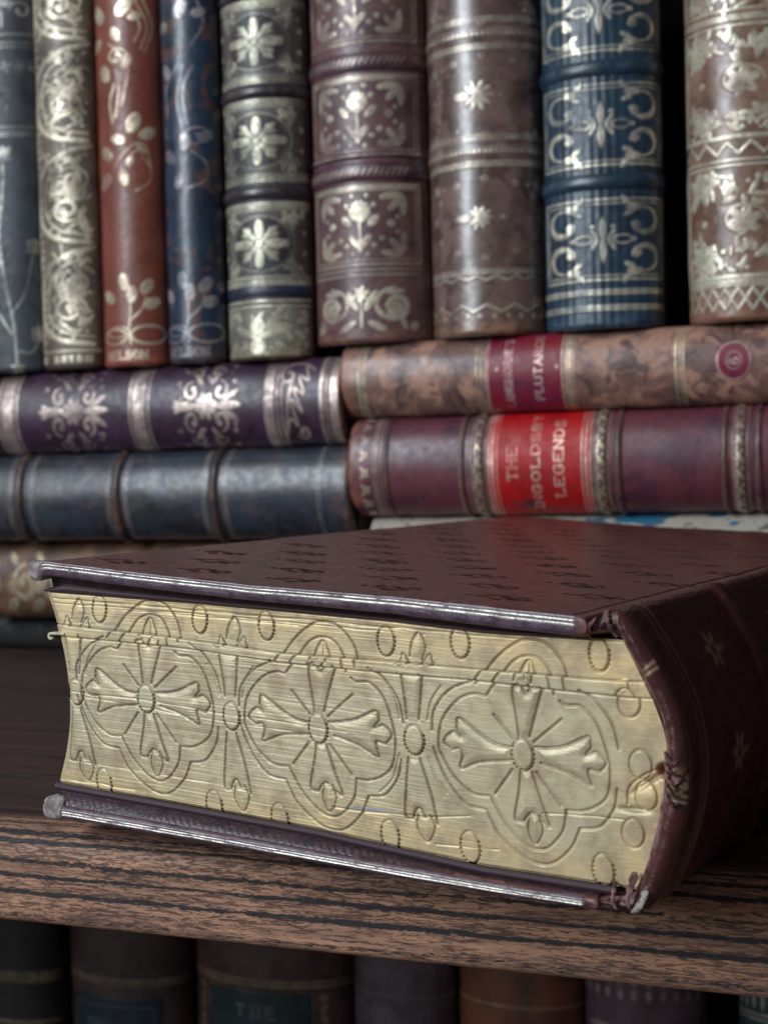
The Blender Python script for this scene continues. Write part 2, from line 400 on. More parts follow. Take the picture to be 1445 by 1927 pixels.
# script flourish
P = [(30, 105), (60, 92), (52, 80), (85, 88), (70, 70), (100, 84), (92, 66), (118, 76), (112, 60), (136, 66), (128, 52)]
p.line([(a, b) for a, b in P], 4, .85, smooth=True); p.line([(45, 100), (72, 96), (90, 92), (120, 86)], 5, .8, smooth=True)
p.spiral(120, 95, 16, 0, 1.0, 4, .8); p.spiral(40, 72, 12, 2, 1.0, 4, .8); p.line([(128, 52), (140, 70), (140, 96)], 4, .8, smooth=True)
def cluster(p, xa, xb, seed):
    r = random.Random(seed); c = 82
    va, vb = vx(xb), vx(xa); m = (va + vb) / 2; hw = (vb - va) / 2
    for sgn in (-1, 1):
        for q in (-1, 1):
            p.spiral(c + sgn * 20, m + q * hw * .42, 15, 0 if sgn > 0 else math.pi, .9, 5, 1, q * sgn)
            p.spiral(c + sgn * 48, m + q * hw * .30, 13, 1.5 * q, .9, 4, .8, -q * sgn)
            p.leaf(c + sgn * 6, m + q * hw * .5, math.pi / 2 * q + sgn * .5, hw * .5, 9)
            p.leaf(c + sgn * 30, m + q * 8, q * .6 if sgn > 0 else math.pi - q * .6, 24, 9, .9)
            p.disc(c + sgn * 62, m + q * hw * .75, 4, .7); p.disc(c + sgn * 34, m + q * hw * .82, 4, .8)
            p.leaf(c + sgn * 60, m + q * 6, q * .9 if sgn > 0 else math.pi - q * .9, 20, 7, .7)
    p.flower(c, m, 20, 8); p.leaf(c, m + hw * .2, math.pi / 2, hw * .8, 12); p.leaf(c, m - hw * .2, -math.pi / 2, hw * .8, 12)
    for k in range(18): p.disc(c + r.uniform(-62, 62), m + r.uniform(-hw * .9, hw * .9), r.uniform(1.5, 3.5), .7)
cluster(p, 328, 455, 3); cluster(p, 80, 205, 4); cluster(p, -170, -50, 5)
bk.spine(); bk.body()

# blue black ribbed
W = 3.86
bk = Book('antique_book', 'worn blue-black leather book with brown raised bands, second in the left stack', W, 19.5, stack_loc(-23.35, 5.32, W), R_H,
          leather('blue_black_leather', lin(46, 54, 66), lin(38, 38, 44), 60, .4, .62, wear=lin(105, 82, 72), gold=(.5, .42, .36), rough=.34, gmin=0.1, c3=lin(70, 62, 64), c3s=120, coat=.15), D=14, bulge=.30)
p = Px(bk.cv, bk.A / 170, .0257)
for x in (20, 60, 205, 238, 385, 425, 600, -160, -120):
    for d in (0, 5): p.line([(0, vx(x + d, 664)), (170, vx(x + d, 664))], 2, .55)
bk.spine()
mbr = leather('brown_band', lin(78, 60, 56), lin(48, 42, 46), 90, wear=lin(120, 90, 78), rough=.42)
for x in (40, 222, 405, -140): bk.band(vx(x + 10, 664) * .0257, vx(x - 10, 664) * .0257, .16, mbr)
bk.body()

# tan
W = 3.62
bk = Book('antique_book', 'tan leather book with dull gold scrollwork, third in the left stack', W, 19.5, stack_loc(-23.3, 1.66, W, 57.4), R_H,
          leather('tan_leather', lin(120, 88, 66), lin(84, 60, 48), 70, wear=lin(140, 105, 80), gold=(.6, .5, .34), rough=.5), D=14, bulge=.28)
p = Px(bk.cv, bk.A / 150, .0257)
for x in (-190, -130, -60, 10, 60):
    v = vx(x, 664); s_ = 1 if (x // 10) % 2 else -1
    p.spiral(70, v, 26, 0, 1.2, 8, .8, s_); p.leaf(50, v + 20, 2.4, 34, 16); p.leaf(94, v + 16, .6, 30, 12, .7); p.disc(66, v + 26, 9, .9)

bk.spine(); bk.body()
# bottom one
W = 1.62
bk = Book('antique_book', 'thin dark brown book at the bottom of the left stack, against the shelf', W, 23, stack_loc(-23.6, 0.02, W, 59.4), R_H,
          leather('dark_brown_leather', lin(22, 18, 17), lin(16, 14, 14), 70, rough=.7), D=13, bulge=.25)
bk.spine(step=.06); bk.body()

# ---- horizontal stack on the right: head at the left end
# Plutarch volume
W = 3.04; L = 19.5; XL = -23.72
calf = leather('mottled_calf', lin(176, 132, 112), lin(120, 88, 80), 75, .40, .56, wear=lin(150, 95, 70), c3=lin(74, 54, 56), c3s=110, rough=.42, gold=(.72, .62, .42), coat=.2)
bk = Book('antique_book', 'pinkish mottled calf book with dark red title label, on top of the right stack', W, L, (XL + L, YB + .1, 10.27 + W / 2), R_H, calf, D=13.5, bulge=.30,
          board_mat=plain('calf_board', lin(140, 98, 78), .5, .3))
kv = .0209
def vr(x, x0): return ((-23.72 + L if x0 == 650 else -23.4 + L) - world_x(x, 700 if x0 == 650 else 870)) / kv
p = Px(bk.cv, bk.A / 150, kv)
X0 = 650
for x, ww in ((676, 4), (683, 3), (688, 2), (898, 3), (906, 3), (913, 2), (1066, 2), (1074, 4), (1080, 2), (1272, 3), (1280, 2), (1287, 3)):
    p.line([(0, vr(x, X0)), (150, vr(x, X0))], ww, .9)
for k in range(30): p.disc(4 + k * 5, vr(1070, X0), 1.6, .8)
bk.spine()
lred = leather('dark_red_label', lin(132, 26, 46), lin(110, 30, 62), 60, rough=.40, gold=(.86, .66, .60), gmin=.75)
LB = bk.A * .96
hL = (vr(915, X0) - vr(1061, X0)) * kv; cl = Cv(LB, hL, 60); q = Px(cl, LB / 130, hL / 146)
q.fill(0, 0, 130, 4, .8); q.fill(0, 141, 130, 145, .8)
# text: x runs up the book, y runs towards the head (left in the stack)
q.fit("LANGHORNE'S", 20, 111, 96, 14, 1.9, 1)
q.fit("PLUTARCH", 30, 114, 40, 14, 1.9, 1)
q.disc(70, 124, 3, .8); q.disc(70, 12, 3, .8)
bk.label(vr(1061, X0) * kv, vr(915, X0) * kv, cl, lred, u0=.02, u1=.98)
# round volume label
vc = vr(1381, X0) * kv
nr, na = 26, 64
rr = np.linspace(0, 1, nr)[:, None]; aa = np.linspace(0, 2 * math.pi, na)[None, :]; R0 = .66
dx = rr * R0 * np.cos(aa); dv = rr * R0 * np.sin(aa)
uu = .5 + dx / bk.A + .02
off = .03 + 0 * dx; off[-1] = -.01
gl = np.maximum(sstep(.86, .9, rr) + 0 * dx, 0)
c6 = Cv(1.4, 1.4, 60); q6 = Px(c6, 1, 1)
q6.text('6', .58, .53, .34, .05); q6.ring(.7, .7, .28, .03, .9)
gl = np.maximum(gl, c6.samp(dx + .7, dv + .7))
grid('volume_label', bk.S(uu, vc + dv, off), lred, bk.e, {'gilt': gl, 'wear': gl * 0})
bk.body()

# Ingoldsby volume
W = 3.98; XL = -23.4
bk = Book('antique_book', 'maroon leather book with bright red title label, second in the right stack', W, L, (XL + L, YB - .1, 6.24 + W / 2), R_H,
          leather('maroon_leather', lin(104, 50, 62), lin(82, 42, 56), 60, wear=lin(140, 90, 74), rough=.40, gold=(.76, .62, .46), coat=.15), D=14, bulge=.30)
X0 = 665
p = Px(bk.cv, bk.A / 200, kv)
for x, ww, v in ((712, 3, .7), (720, 2, .5), (706, 2, .8), (868, 2, .4), (882, 2, .4)): p.line([(0, vr(x, X0)), (200, vr(x, X0))], ww, v)
for k in range(8):
    y = 14 + k * 24.5
    p.leaf(y, vr(698, X0), math.pi / 2 - .7, 22, 8, .8); p.leaf(y + 10, vr(698, X0), math.pi / 2 + .7, 22, 8, .8); p.disc(y + 5, vr(690, X0), 3, .8)
for xc in (903, 1133, 1394):
    for k in range(9):
        y = 8 + k * 22
        p.leaf(y, vr(xc + 7, X0), .75, 20, 7, .9); p.leaf(y + 14, vr(xc - 8, X0), -.3, 10, 5, .9); p.disc(y + 14, vr(xc + 4, X0), 2.6, .8)
        p.leaf(y + 10, vr(xc + 2, X0), 2.3, 14, 6, .8); p.disc(y + 4, vr(xc - 6, X0), 2.5, .8)
    for d in (-13, 13): p.line([(0, vr(xc + d, X0)), (200, vr(xc + d, X0))], 2.2, .8)
bk.spine()
mdk = leather('dark_maroon_band', lin(96, 66, 62), lin(74, 46, 52), 120, wear=lin(130, 92, 80), rough=.38, gold=(.76, .62, .46))
for xc, hw, h in ((903, 13, .07), (1133, 13, .07), (1394, 13, .07), (872, 6, .07), (1165, 8, .08), (1364, 7, .07), (1428, 8, .08), (730, 5, .05)):
    bk.band(vr(xc + hw, X0) * kv, vr(xc - hw, X0) * kv, h, mdk)
LB = bk.A * .97
lbr = leather('bright_red_label', lin(182, 10, 16), lin(158, 8, 14), 60, rough=.5, gold=(.88, .72, .60), gmin=.75)
hL = (vr(920, X0) - vr(1116, X0)) * kv; cl = Cv(LB, hL, 60); q = Px(cl, LB / 190, hL / 196)
for a, b in ((0, 4), (9, 12), (17, 19), (176, 178), (183, 188), (191, 195)): q.fill(0, a, 190, b, .95)
q.fit("THE", 74, 116, 139, 18, 2.3, 1)
q.fit("INGOLDSBY", 27, 172, 96, 15.5, 2.2, 1)
q.fit("LEGENDS", 50, 158, 52, 17, 2.2, 1)
bk.label(vr(1116, X0) * kv, vr(920, X0) * kv, cl, lbr, u0=.015, u1=.985)
bk.body()

# pale book with blue pattern below it
W = 6.16; XL = -22.85
s = NT('pale_blue_cover')
c = s.mix(s.ramp(s.noise(70, 3, .6, s.map((1, 1, .5), (2, 1, 0))), .54, .58), lin(168, 158, 146), lin(40, 98, 128))
c = s.mix(s.ramp(s.noise(260, 4), .55, .7), c, lin(92, 88, 84))
s.l(c, s.b.inputs['Base Color']); s.b.inputs['Roughness'].default_value = .5; s.bump(s.noise(700, 3), .3, .0005)
bk = Book('antique_book', 'pale book with blue pattern at the bottom of the right stack, mostly hidden', W, L, (XL + L, YB + .2, W / 2 + .02), R_H, s.m, D=14, bulge=.2, phim=88)
bk.spine(step=.06); bk.body()

# ---- upright row
def upright(label, x0, x1, yb, mat, kx, ky, z0, L=18.5, bulge=.34, y=YB, board=None, D=13.5, lean=0.0):
    """x0, x1: pixel-free left and right edges in cm; design units kx, ky"""
    W = x1 - x0 - .02
    b = Book('antique_book', label, W, L, ((x0 + x1) / 2, y, z0), (0, lean, 0), mat, D=D, bulge=bulge, board_mat=board or mt_dark)
    p = Px(b.cv, b.A / kx, ky)
    return b, p
ZL = 12.89; ZR = 13.34

# 1 slate with tall flowers
b, p = upright('slate grey cloth book with silver tulip stems, leftmost in the upright row', -42.07, -38.26, 692,
     leather('slate_cloth', lin(62, 68, 76), lin(48, 52, 58), 70, rough=.5, gold=(.46, .44, .40), gmin=.15), 165, .0235, ZL, L=17.5, bulge=.26)
c0 = 104
p.line([(c0 + 8, 8), (c0 + 4, 90), (c0 - 8, 180), (c0 - 14, 260), (c0 - 6, 350), (c0 - 4, 405)], 5, .8, smooth=True)
for x, y, ex, ey in ((c0 + 2, 110, c0 + 38, 225), (c0 - 8, 190, c0 - 42, 300), (c0 + 8, 40, c0 + 44, 60), (c0 + 2, 70, c0 - 36, 160)):
    p.line([(x, y), ((x + ex) / 2 + 4, (y + ey) / 2 - 14), (ex, ey)], 4, .8, smooth=True)
def tulip(p, x, y, r=17, v=.9):
    for a in (-.5, 0, .5): p.leaf(x, y, math.pi / 2 + a, r * 1.5, r * .7, v)
    p.leaf(x, y, math.pi / 2 + 1.4, r * .9, r * .35, v); p.leaf(x, y, math.pi / 2 - 1.4, r * .9, r * .35, v)
for x, y in ((c0 - 4, 400), (c0 + 40, 225), (c0 - 42, 300), (c0 + 44, 60), (c0 - 36, 160)): tulip(p, x, y)
p.flower(c0 + 8, 8, 12, 5)
for y in (446, 452, 462, 612, 620, 636): p.line([(0, y), (165, y)], 3, .65)
for k in range(7): p.flower(20 + k * 22, 575, 11, 4, .7)
for k in range(5): p.disc(60 + k * 12, 500, 3, .6)
tulip(p, c0, 690, 26); p.line([(c0, 650), (c0, 700)], 4, .8); p.spiral(c0 - 30, 680, 18, 0, 1); p.spiral(c0 + 30, 680, 18, 3.1, 1, d=-1)
b.spine(relief=.01); b.body()

# 2 cream scrollwork all over
b, p = upright('brown book wholly covered in cream gilt scrollwork, between slate and rust books', -38.24, -35.2, 682,
     leather('cream_gilt_brown', lin(92, 80, 68), lin(70, 58, 52), 80, rough=.42, gold=(.86, .76, .58), gmin=.5, gmetal=.45), 130, .0230, ZL, L=17.5, bulge=.3)
p.fill(6, 38, 19, 760, 1); p.line([(26, 40), (26, 760)], 3, .9); p.fill(20, 38, 124, 760, .10)
for k, y0 in enumerate((40, 232, 424, 616)):
    d = 1 if k % 2 == 0 else -1
    p.line([(110, y0 + 6), (60, y0 + 16), (30, y0 + 52), (28, y0 + 110), (40, y0 + 150), (78, y0 + 178), (116, y0 + 190)], 8, 1, smooth=True)
    p.line([(112, y0 + 20), (70, y0 + 28), (44, y0 + 60), (42, y0 + 110), (58, y0 + 146), (92, y0 + 166)], 4, .9, smooth=True)
    for (sx, sy, r, a) in ((76, 70, 26, 0), (88, 125, 24, 2), (66, 112, 14, 4)):
        p.spiral(sx, y0 + sy, r, a, 1.3, 5, 1, d)
    rr_ = random.Random(k)
    for i in range(60): p.leaf(44 + rr_.uniform(0, 62), y0 + rr_.uniform(24, 178), rr_.uniform(0, 6.3), rr_.uniform(10, 24), rr_.uniform(4, 8), rr_.uniform(.7, 1))
    for i in range(22): p.disc(46 + rr_.uniform(0, 66), y0 + rr_.uniform(20, 182), rr_.uniform(1.8, 4), .9)
    p.flower(84, y0 + 98, 17, 7)
    for i in range(12): p.leaf(24, y0 + 8 + i * 16, .5, 14, 5, .9)
p.line([(8, 34), (122, 34)], 4, .9)
for i, (a, bb) in enumerate(((10, 34), (50, 58), (61, 70), (73, 80), (84, 92), (95, 108))): p.fill(a, 12, bb, 26, .85)
b.spine(relief=.02); b.body()

def nelson(p, x, v=.9, h=15): p.text('NELSON', x, 14, h, 3.0, v, .8, .85)
def bouquet(p, c, y, v=1):
    for dx, dy, a in ((-4, 40, 1.75), (18, 34, .9), (-22, 20, 2.5), (20, 10, .3), (2, 16, 1.4)):
        p.leaf(c + dx - 6, y + dy - 2, a, 29, 18, v)
    p.line([(c - 6, y - 30), (c - 4, y), (c - 4, y + 40)], 3, .8 * v, smooth=True); p.line([(c - 6, y - 20), (c + 10, y), (c + 18, y + 24)], 3, .8 * v, smooth=True)
    p.ring(c - 30, y - 48, 20, 3.2, .85 * v, 14); p.ring(c + 22, y - 46, 26, 3.2, .85 * v, 17)
    p.ring(c - 24, y - 40, 18, 2.6, .7 * v, 10); p.line([(c - 8, y - 34), (c - 4, y - 62)], 3, .8 * v)
# 3 rust smooth
b, p = upright('smooth rust red book with gilt flower sprays, fourth from the left edge counting the slate one', -35.18, -31.95, 692,
     leather('rust_leather', lin(126, 64, 48), lin(98, 48, 38), 30, .35, .75, rough=.40, gold=(.80, .70, .52), coat=.12, wear=lin(160, 90, 70)), 140, .0227, ZL - .03, L=17.2, bulge=.33, board=plain('rust_board', lin(110, 50, 40), .5))
b.e['label'] = 'smooth rust red book with pale gilt flower sprays, in the upright row'
c3 = 82
bouquet(p, c3, 105); nelson(p, c3 - 44)
def spray(p, pts, fl, v=1):
    for q in pts: p.line(q, 3, .8 * v, smooth=True)
    for x, y, a, L_ in fl: p.leaf(x, y, a, L_ * 1.3, L_ * .8, v)
spray(p, [[(c3 + 8, 330), (c3 + 26, 345), (c3 + 30, 372), (c3 + 18, 395)], [(c3 + 30, 372), (c3 + 24, 410), (c3 + 4, 400)], [(c3 + 10, 420), (c3 - 8, 400), (c3 - 22, 380)]],
      [(c3 - 26, 392, 2.3, 22), (c3 - 30, 366, 4.0, 24), (c3 - 12, 372, 5.0, 22), (c3 + 2, 440, 1.2, 26), (c3 + 14, 432, .3, 24), (c3 + 12, 420, -.8, 18), (c3 - 4, 424, 2.8, 20), (c3 + 4, 396, 4.4, 14)])
spray(p, [[(c3 - 22, 460), (c3 - 26, 500), (c3 - 18, 535)], [(c3 - 8, 490), (c3 - 2, 520), (c3 + 4, 560)], [(c3 - 18, 470), (c3 - 12, 520), (c3 - 16, 560)]], [(c3 - 30, 540, 1.9, 22), (c3 - 2, 560, 1.3, 20)])
spray(p, [[(c3 + 26, 590), (c3 + 38, 640), (c3 + 24, 690)], [(c3 + 20, 596), (c3 + 30, 640), (c3 + 14, 686)], [(c3 + 12, 610), (c3 + 20, 640), (c3 + 4, 680)], [(c3 - 18, 572), (c3 - 14, 596), (c3 - 26, 610)]],
      [(c3 - 40, 620, 3.6, 24), (c3 - 36, 652, 2.2, 28), (c3 - 12, 660, .9, 28), (c3 - 20, 640, 5.2, 20), (c3 + 4, 655, .2, 16)])
p.spiral(c3 - 14, 585, 16, 0, 1.2, 4, .9); p.spiral(c3 + 16, 704, 22, 1, 1, 4, .9)
b.spine(relief=.012); b.body()

# 4 blue narrow
b, p = upright('narrow dark blue mottled book with faded gilt sprays, beside the rust red book', -31.87, -29.22, 688,
     leather('blue_mottled', lin(30, 50, 74), lin(24, 36, 52), 50, .4, .6, rough=.36, gold=(.58, .54, .52), gmin=.15, c3=lin(92, 62, 58), c3s=70, wear=lin(80, 70, 74), coat=.3), 115, .0223, ZL - .03, L=17.3, bulge=.35)
c4 = 64
bouquet(p, c4, 102, .8); nelson(p, c4 - 40, .6)
spray(p, [[(c4, 330), (c4 + 24, 345), (c4 + 26, 375), (c4 + 6, 400)], [(c4 - 6, 440), (c4 - 14, 500), (c4 - 2, 560)], [(c4 + 2, 450), (c4 - 4, 510), (c4 + 10, 560)], [(c4 + 10, 600), (c4 + 26, 640), (c4 + 16, 690)], [(c4 - 30, 470), (c4 - 32, 520), (c4 - 14, 560)]],
      [(c4 - 20, 380, 2.3, 22), (c4 - 4, 400, 1.5, 24), (c4 + 14, 420, .4, 22), (c4 - 10, 360, 4.4, 20), (c4 - 26, 540, 2, 20), (c4 - 10, 650, 1.2, 26), (c4 - 26, 640, 3.2, 22), (c4 + 10, 655, .3, 18)], .75)
p.spiral(c4 + 12, 425, 22, 0, 1.2, 3, .6)
b.spine(relief=.012); b.body()

# 5 dark with snowflake medallions
mat5 = leather('dark_brown_gilt', lin(66, 58, 60), lin(44, 42, 50), 60, rough=.40, gold=(.78, .74, .56), gmin=.45, wear=lin(120, 90, 60), gmetal=.6)
b, p = upright('dark book with gilt snowflake medallions between raised bands, in the upright row', -29.18, -25.27, 683, mat5, 190, .0219, ZL - .05, L=17.0, bulge=.36)
c5 = 100
def medallion(p, c, y, seed):
    r = random.Random(seed)
    p.fill(14, y - 76, 176, y + 76, .12)
    for e in (-76, -70, 70, 76): p.line([(10, y + e), (180, y + e)], 3.2, 1)
    p.line([(12, y - 64), (180, y - 64)], 2.5, .8); p.line([(12, y + 64), (180, y + 64)], 2.5, .8)
    for sx in (-1, 1):
        for sy in (-1, 1):
            X, Y = c + sx * 52, y + sy * 48
            p.leaf(X, Y, math.atan2(-sy, -sx) + .6, 22, 9, .8); p.leaf(X, Y, math.atan2(-sy, -sx) - .6, 22, 9, .8); p.flower(X, Y, 13, 5, .85)
            p.disc(c + sx * 70, y + sy * 20, 5, .8)
            for i in range(7): p.disc(X + r.uniform(-18, 18), Y + r.uniform(-14, 14), r.uniform(2, 5), .8)
    p.disc(c, y, 47, 0.0, mode='set')
    for k in range(8):
        a = k * math.pi / 4
        if k % 2 == 0: p.leaf(c + 8 * math.cos(a), y + 8 * math.sin(a), a, 34, 17, 1); p.disc(c + 38 * math.cos(a), y + 38 * math.sin(a), 7, 1)
        else: p.leaf(c + 5 * math.cos(a), y + 5 * math.sin(a), a, 36, 10, 1); p.leaf(c + 20 * math.cos(a), y + 20 * math.sin(a), a + .5, 16, 7, .9); p.leaf(c + 20 * math.cos(a), y + 20 * math.sin(a), a - .5, 16, 7, .9)
    p.disc(c, y, 6, 1)
    p.ring(c, y, 52, 2, .7)
for i, y in enumerate((218, 412, 598)): medallion(p, c5, y, i)
for e in (110, 100, 147, 155): p.line([(10, e), (180, e)], 4, 1)
p.fill(10, 6, 180, 96, .35)
p.disc(c5 - 6, 62, 14); p.disc(c5 - 6, 24, 14); p.leaf(c5 - 6, 62, 0, 60, 14, .9); p.leaf(c5 - 6, 40, .4, 50, 12, .9); p.leaf(c5 - 6, 40, 2.7, 50, 12, .9)
for k in range(30): p.disc(random.uniform(14, 176), random.uniform(10, 92), random.uniform(3, 7), .8)
for k in range(16): p.leaf(random.uniform(14, 170), random.uniform(12, 84), random.uniform(0, 6), 22, 8, .8)
b.spine(relief=.02)
bandm = leather('dark_band', lin(58, 48, 54), lin(40, 36, 44), 80, wear=lin(110, 86, 70), rough=.36, coat=.3)
for y in (315, 505, 690): b.band((y - 13) * .0219, (y + 13) * .0219, .12, bandm)
b.band(118 * .0219, 142 * .0219, .05, leather('navy_band', lin(44, 52, 74), lin(36, 38, 52), 80, rough=.35))
b.body()

# 6 maroon brown with framed flowers
mat6 = leather('maroon_brown', lin(104, 72, 72), lin(78, 52, 58), 70, rough=.38, gold=(.70, .62, .48), gmin=.35, wear=lin(130, 90, 76), gmetal=.65, coat=.2)
b, p = upright('maroon brown book with framed gilt daisies, standing left of the brown calf book', -25.2, -20.15, 642, mat6, 265, .0213, ZR - .06, L=16.6, bulge=.33, board=mt_maroonb)
c6_ = 136
def daisy(p, c, y, seed):
    p.rect(40, y - 74, 236, y + 74, 3, .85); p.rect(48, y - 66, 228, y + 66, 2.2, .7)
    p.fill(44, y + 66, 230, y + 74, .6)
    p.flower(c, y + 26, 20, 12, .95, core=False); p.disc(c, y + 26, 13, .9)
    p.line([(c, y + 10), (c + 2, y - 50)], 5, .9); p.leaf(c, y - 44, .9, 30, 12); p.leaf(c, y - 44, 2.25, 30, 12); p.leaf(c, y - 52, 1.5, 26, 12)
    for sx in (-1, 1):
        p.leaf(c + sx * 14, y - 2, math.pi / 2 - sx * .7, 24, 13, .9); p.disc(c + sx * 48, y + 2, 7, .9); p.disc(c + sx * 34, y - 26, 5, .8)
        for sy in (-1, 1):
            X, Y = c + sx * 62, y + sy * 48
            a = math.atan2(-sy, -sx)
            for q in (-.8, 0, .8): p.leaf(X + sx * 6, Y + sy * 6, a + q, 36, 13, .85)
            p.disc(c + sx * 36, y + sy * 52, 5, .8); p.disc(c + sx * 12, y + sy * 56, 4, .8)
            p.disc(c + sx * 22, y + sy * 38, 4.5, .75); p.disc(c + sx * 58, y + sy * 14, 4, .7)
for i, y in enumerate((222, 428, 640)): daisy(p, c6_, y, i)
p.line([(20, 138), (240, 138)], 4, .4); p.line([(20, 128), (240, 128)], 3, .55)
for sx in (-1, 1):
    p.spiral(c6_ + sx * 52, 70, 34, math.pi / 2, 1.25, 8, .85, sx); p.disc(c6_ + sx * 52, 62, 14, .8)
    p.leaf(c6_ + sx * 6, 60, math.pi / 2 - sx * .5, 40, 13, .85); p.leaf(c6_ + sx * 10, 40, -sx * .5 if sx > 0 else math.pi + .5, 34, 12, .8)
    p.leaf(c6_ + sx * 30, 96, 0 if sx > 0 else math.pi, 40, 10, .8); p.disc(c6_ + sx * 84, 30, 8, .8); p.leaf(c6_ + sx * 70, 24, 2, 24, 10, .7)
p.flower(c6_, 92, 15, 6); p.line([(c6_, 30), (c6_, 92)], 5, .85)
for yb in (322, 530):
    for k in range(20): p.line([(34 + k * 9, yb - 6), (40 + k * 9, yb + 6)], 3, .7)
b.spine(relief=.016)
bm6 = leather('maroon_band', lin(84, 52, 62), lin(62, 40, 50), 80, wear=lin(120, 84, 80), rough=.34, gold=(.7, .6, .5), coat=.3)
for y0, y1, h in ((304, 342, .10), (346, 362, .06), (510, 548, .10), (722, 750, .1)): b.band(y0 * .0213, y1 * .0213, h, bm6)
b.body()

# 7 brown mottled calf
mat7 = leather('brown_calf', lin(118, 92, 84), lin(92, 70, 66), 70, .4, .6, rough=.30, gold=(.78, .70, .56), gmin=.3, c3=lin(72, 50, 48), c3s=95, wear=lin(150, 112, 86), coat=.8)
b, p = upright('glossy brown mottled calf book with small gilt flowers, left of the blue cloth book', -20.1, -15.32, 634, mat7, 250, .0207, ZR - .03, L=16.5, bulge=.38, board=plain('brown_board', lin(70, 50, 44), .5))
c7 = 132
for yb in (346, 566):
    for d in (-26, -20, 24, 30): p.line([(0, yb + d - 4), (60, yb + d), (250, yb + d)], 3.4, .85)
    for k in range(32): p.disc(6 + k * 7.6, yb, 3.6, .85)
    p.line([(0, yb + 8), (250, yb + 8)], 2, .6)
for y, L_ in ((222, 20), (452, 26)):
    p.leaf(c7 - 38, y, 0, 30, 15, .9); 
    for a in (.6, 1.2, 1.9, 2.5, -.6, -1.2, -1.9, -2.5, 0): p.leaf(c7, y, a, L_, 8, 1)
    p.disc(c7 + 34, y, 4, .8)
for k in range(12):
    a = k * math.pi / 6
    for yc in (222, 452, 660): p.ring(c7 + 8 + 88 * math.cos(a), yc + 74 * math.sin(a), 4, 2.4, .55)
for sx in (-1, 1):
    for yc in (282, 380, 508, 610): p.flower(c7 + 8 + sx * 84, yc, 10, 5, .6); p.disc(c7 + 8 + sx * 66, yc, 3, .6)
p.line([(i * 14, 104 + 8 * (i % 2)) for i in range(18)], 3.5, .65); p.line([(0, 118), (250, 118)], 4, .65); p.line([(0, 124), (250, 124)], 2, .6)
p.line([(i * 20, 44 + 14 * (i % 2)) for i in range(13)], 4, .6)
for i in range(12): p.disc(10 + i * 20, 36, 4, .55)
b.spine(relief=.014, sag=lambda v: .05 * np.exp(-((v - 346 * .0207) / .35) ** 2) + .05 * np.exp(-((v - 566 * .0207) / .35) ** 2)); b.body()

# 8 blue ribbed cloth
mat8 = leather('blue_ribbed_cloth', lin(30, 56, 74), lin(24, 44, 60), 60, rough=.38, gold=(.82, .75, .60), gmin=.5, ribs=95, wear=lin(60, 84, 104), gmetal=.7, coat=.2)
b, p = upright('blue ribbed cloth book with silver C-scrolls and plain raised bands, in the upright row', -15.27, -10.6, 614, mat8, 250, .0200, ZR - .03, L=16.2, bulge=.30, board=plain('shade_blackened_board', lin(22, 24, 28), .4))  # boards near black: the shade on the side is put into their colour
c8 = 136
def cscroll(p, c, y):
    p.rect(32, y - 76, 238, y + 76, 3.5, .95); p.rect(40, y - 68, 230, y + 68, 2.2, .85); p.line([(246, y - 78), (246, y + 78)], 2.5, .8)
    for sx in (-1, 1):
        for sy in (-1, 1):
            X, Y = c + sx * 62, y + sy * 34
            t = np.linspace(0, 1, 26); a = (math.pi / 2 * 1.0) + t * math.pi * 1.45
            r = 26 * (1 - .25 * t)
            for k in range(25):
                P = [(X - sx * r[q] * 1.08 * math.cos(a[q]), Y + sy * r[q] * math.sin(a[q])) for q in (k, k + 1)]
                p.line(P, 3 + 7 * math.sin(math.pi * k / 25) ** 1.5, 1)
            p.disc(X - sx * 13, Y - sy * 8, 8, 1)
            p.leaf(X - sx * 4, Y + sy * 26, math.pi if sx > 0 else 0, 26, 13, 1); p.leaf(X - sx * 20, Y + sy * 28, (math.pi if sx > 0 else 0) - sx * sy * .8, 24, 9, 1)
            p.leaf(X - sx * 16, Y + sy * 22, (math.pi if sx > 0 else 0) + sx * sy * .6, 20, 9, 1)
    p.leaf(c, y - 4, math.pi / 2, 42, 9, 1); p.leaf(c, y + 4, -math.pi / 2, 42, 9, 1)
    for sx in (-1, 1):
        p.ring(c + sx * 28, y, 13, 3.5, .95, 8); p.leaf(c + sx * 8, y, 1.1 if sx > 0 else 2.0, 20, 7, .95); p.leaf(c + sx * 8, y, -1.1 if sx > 0 else -2.0, 20, 7, .95)
        p.disc(c + sx * 14, y + 24, 4, .9); p.disc(c + sx * 12, y, 6, .9); p.disc(c + sx * 46, y, 4, .9)
for y in (168, 385, 600): cscroll(p, c8, y)
for y in (42, 36, 66, 72): p.line([(0, y), (240, y)], 4, .85)
b.spine(relief=.02, sag=lambda v: 0 * v)
bm8 = leather('blue_band', lin(28, 52, 70), lin(24, 46, 62), 60, rough=.36, wear=lin(60, 84, 104), coat=.3)
for y in (278, 492): b.band((y - 16) * .02, (y + 16) * .02, .11, bm8)
b.body()

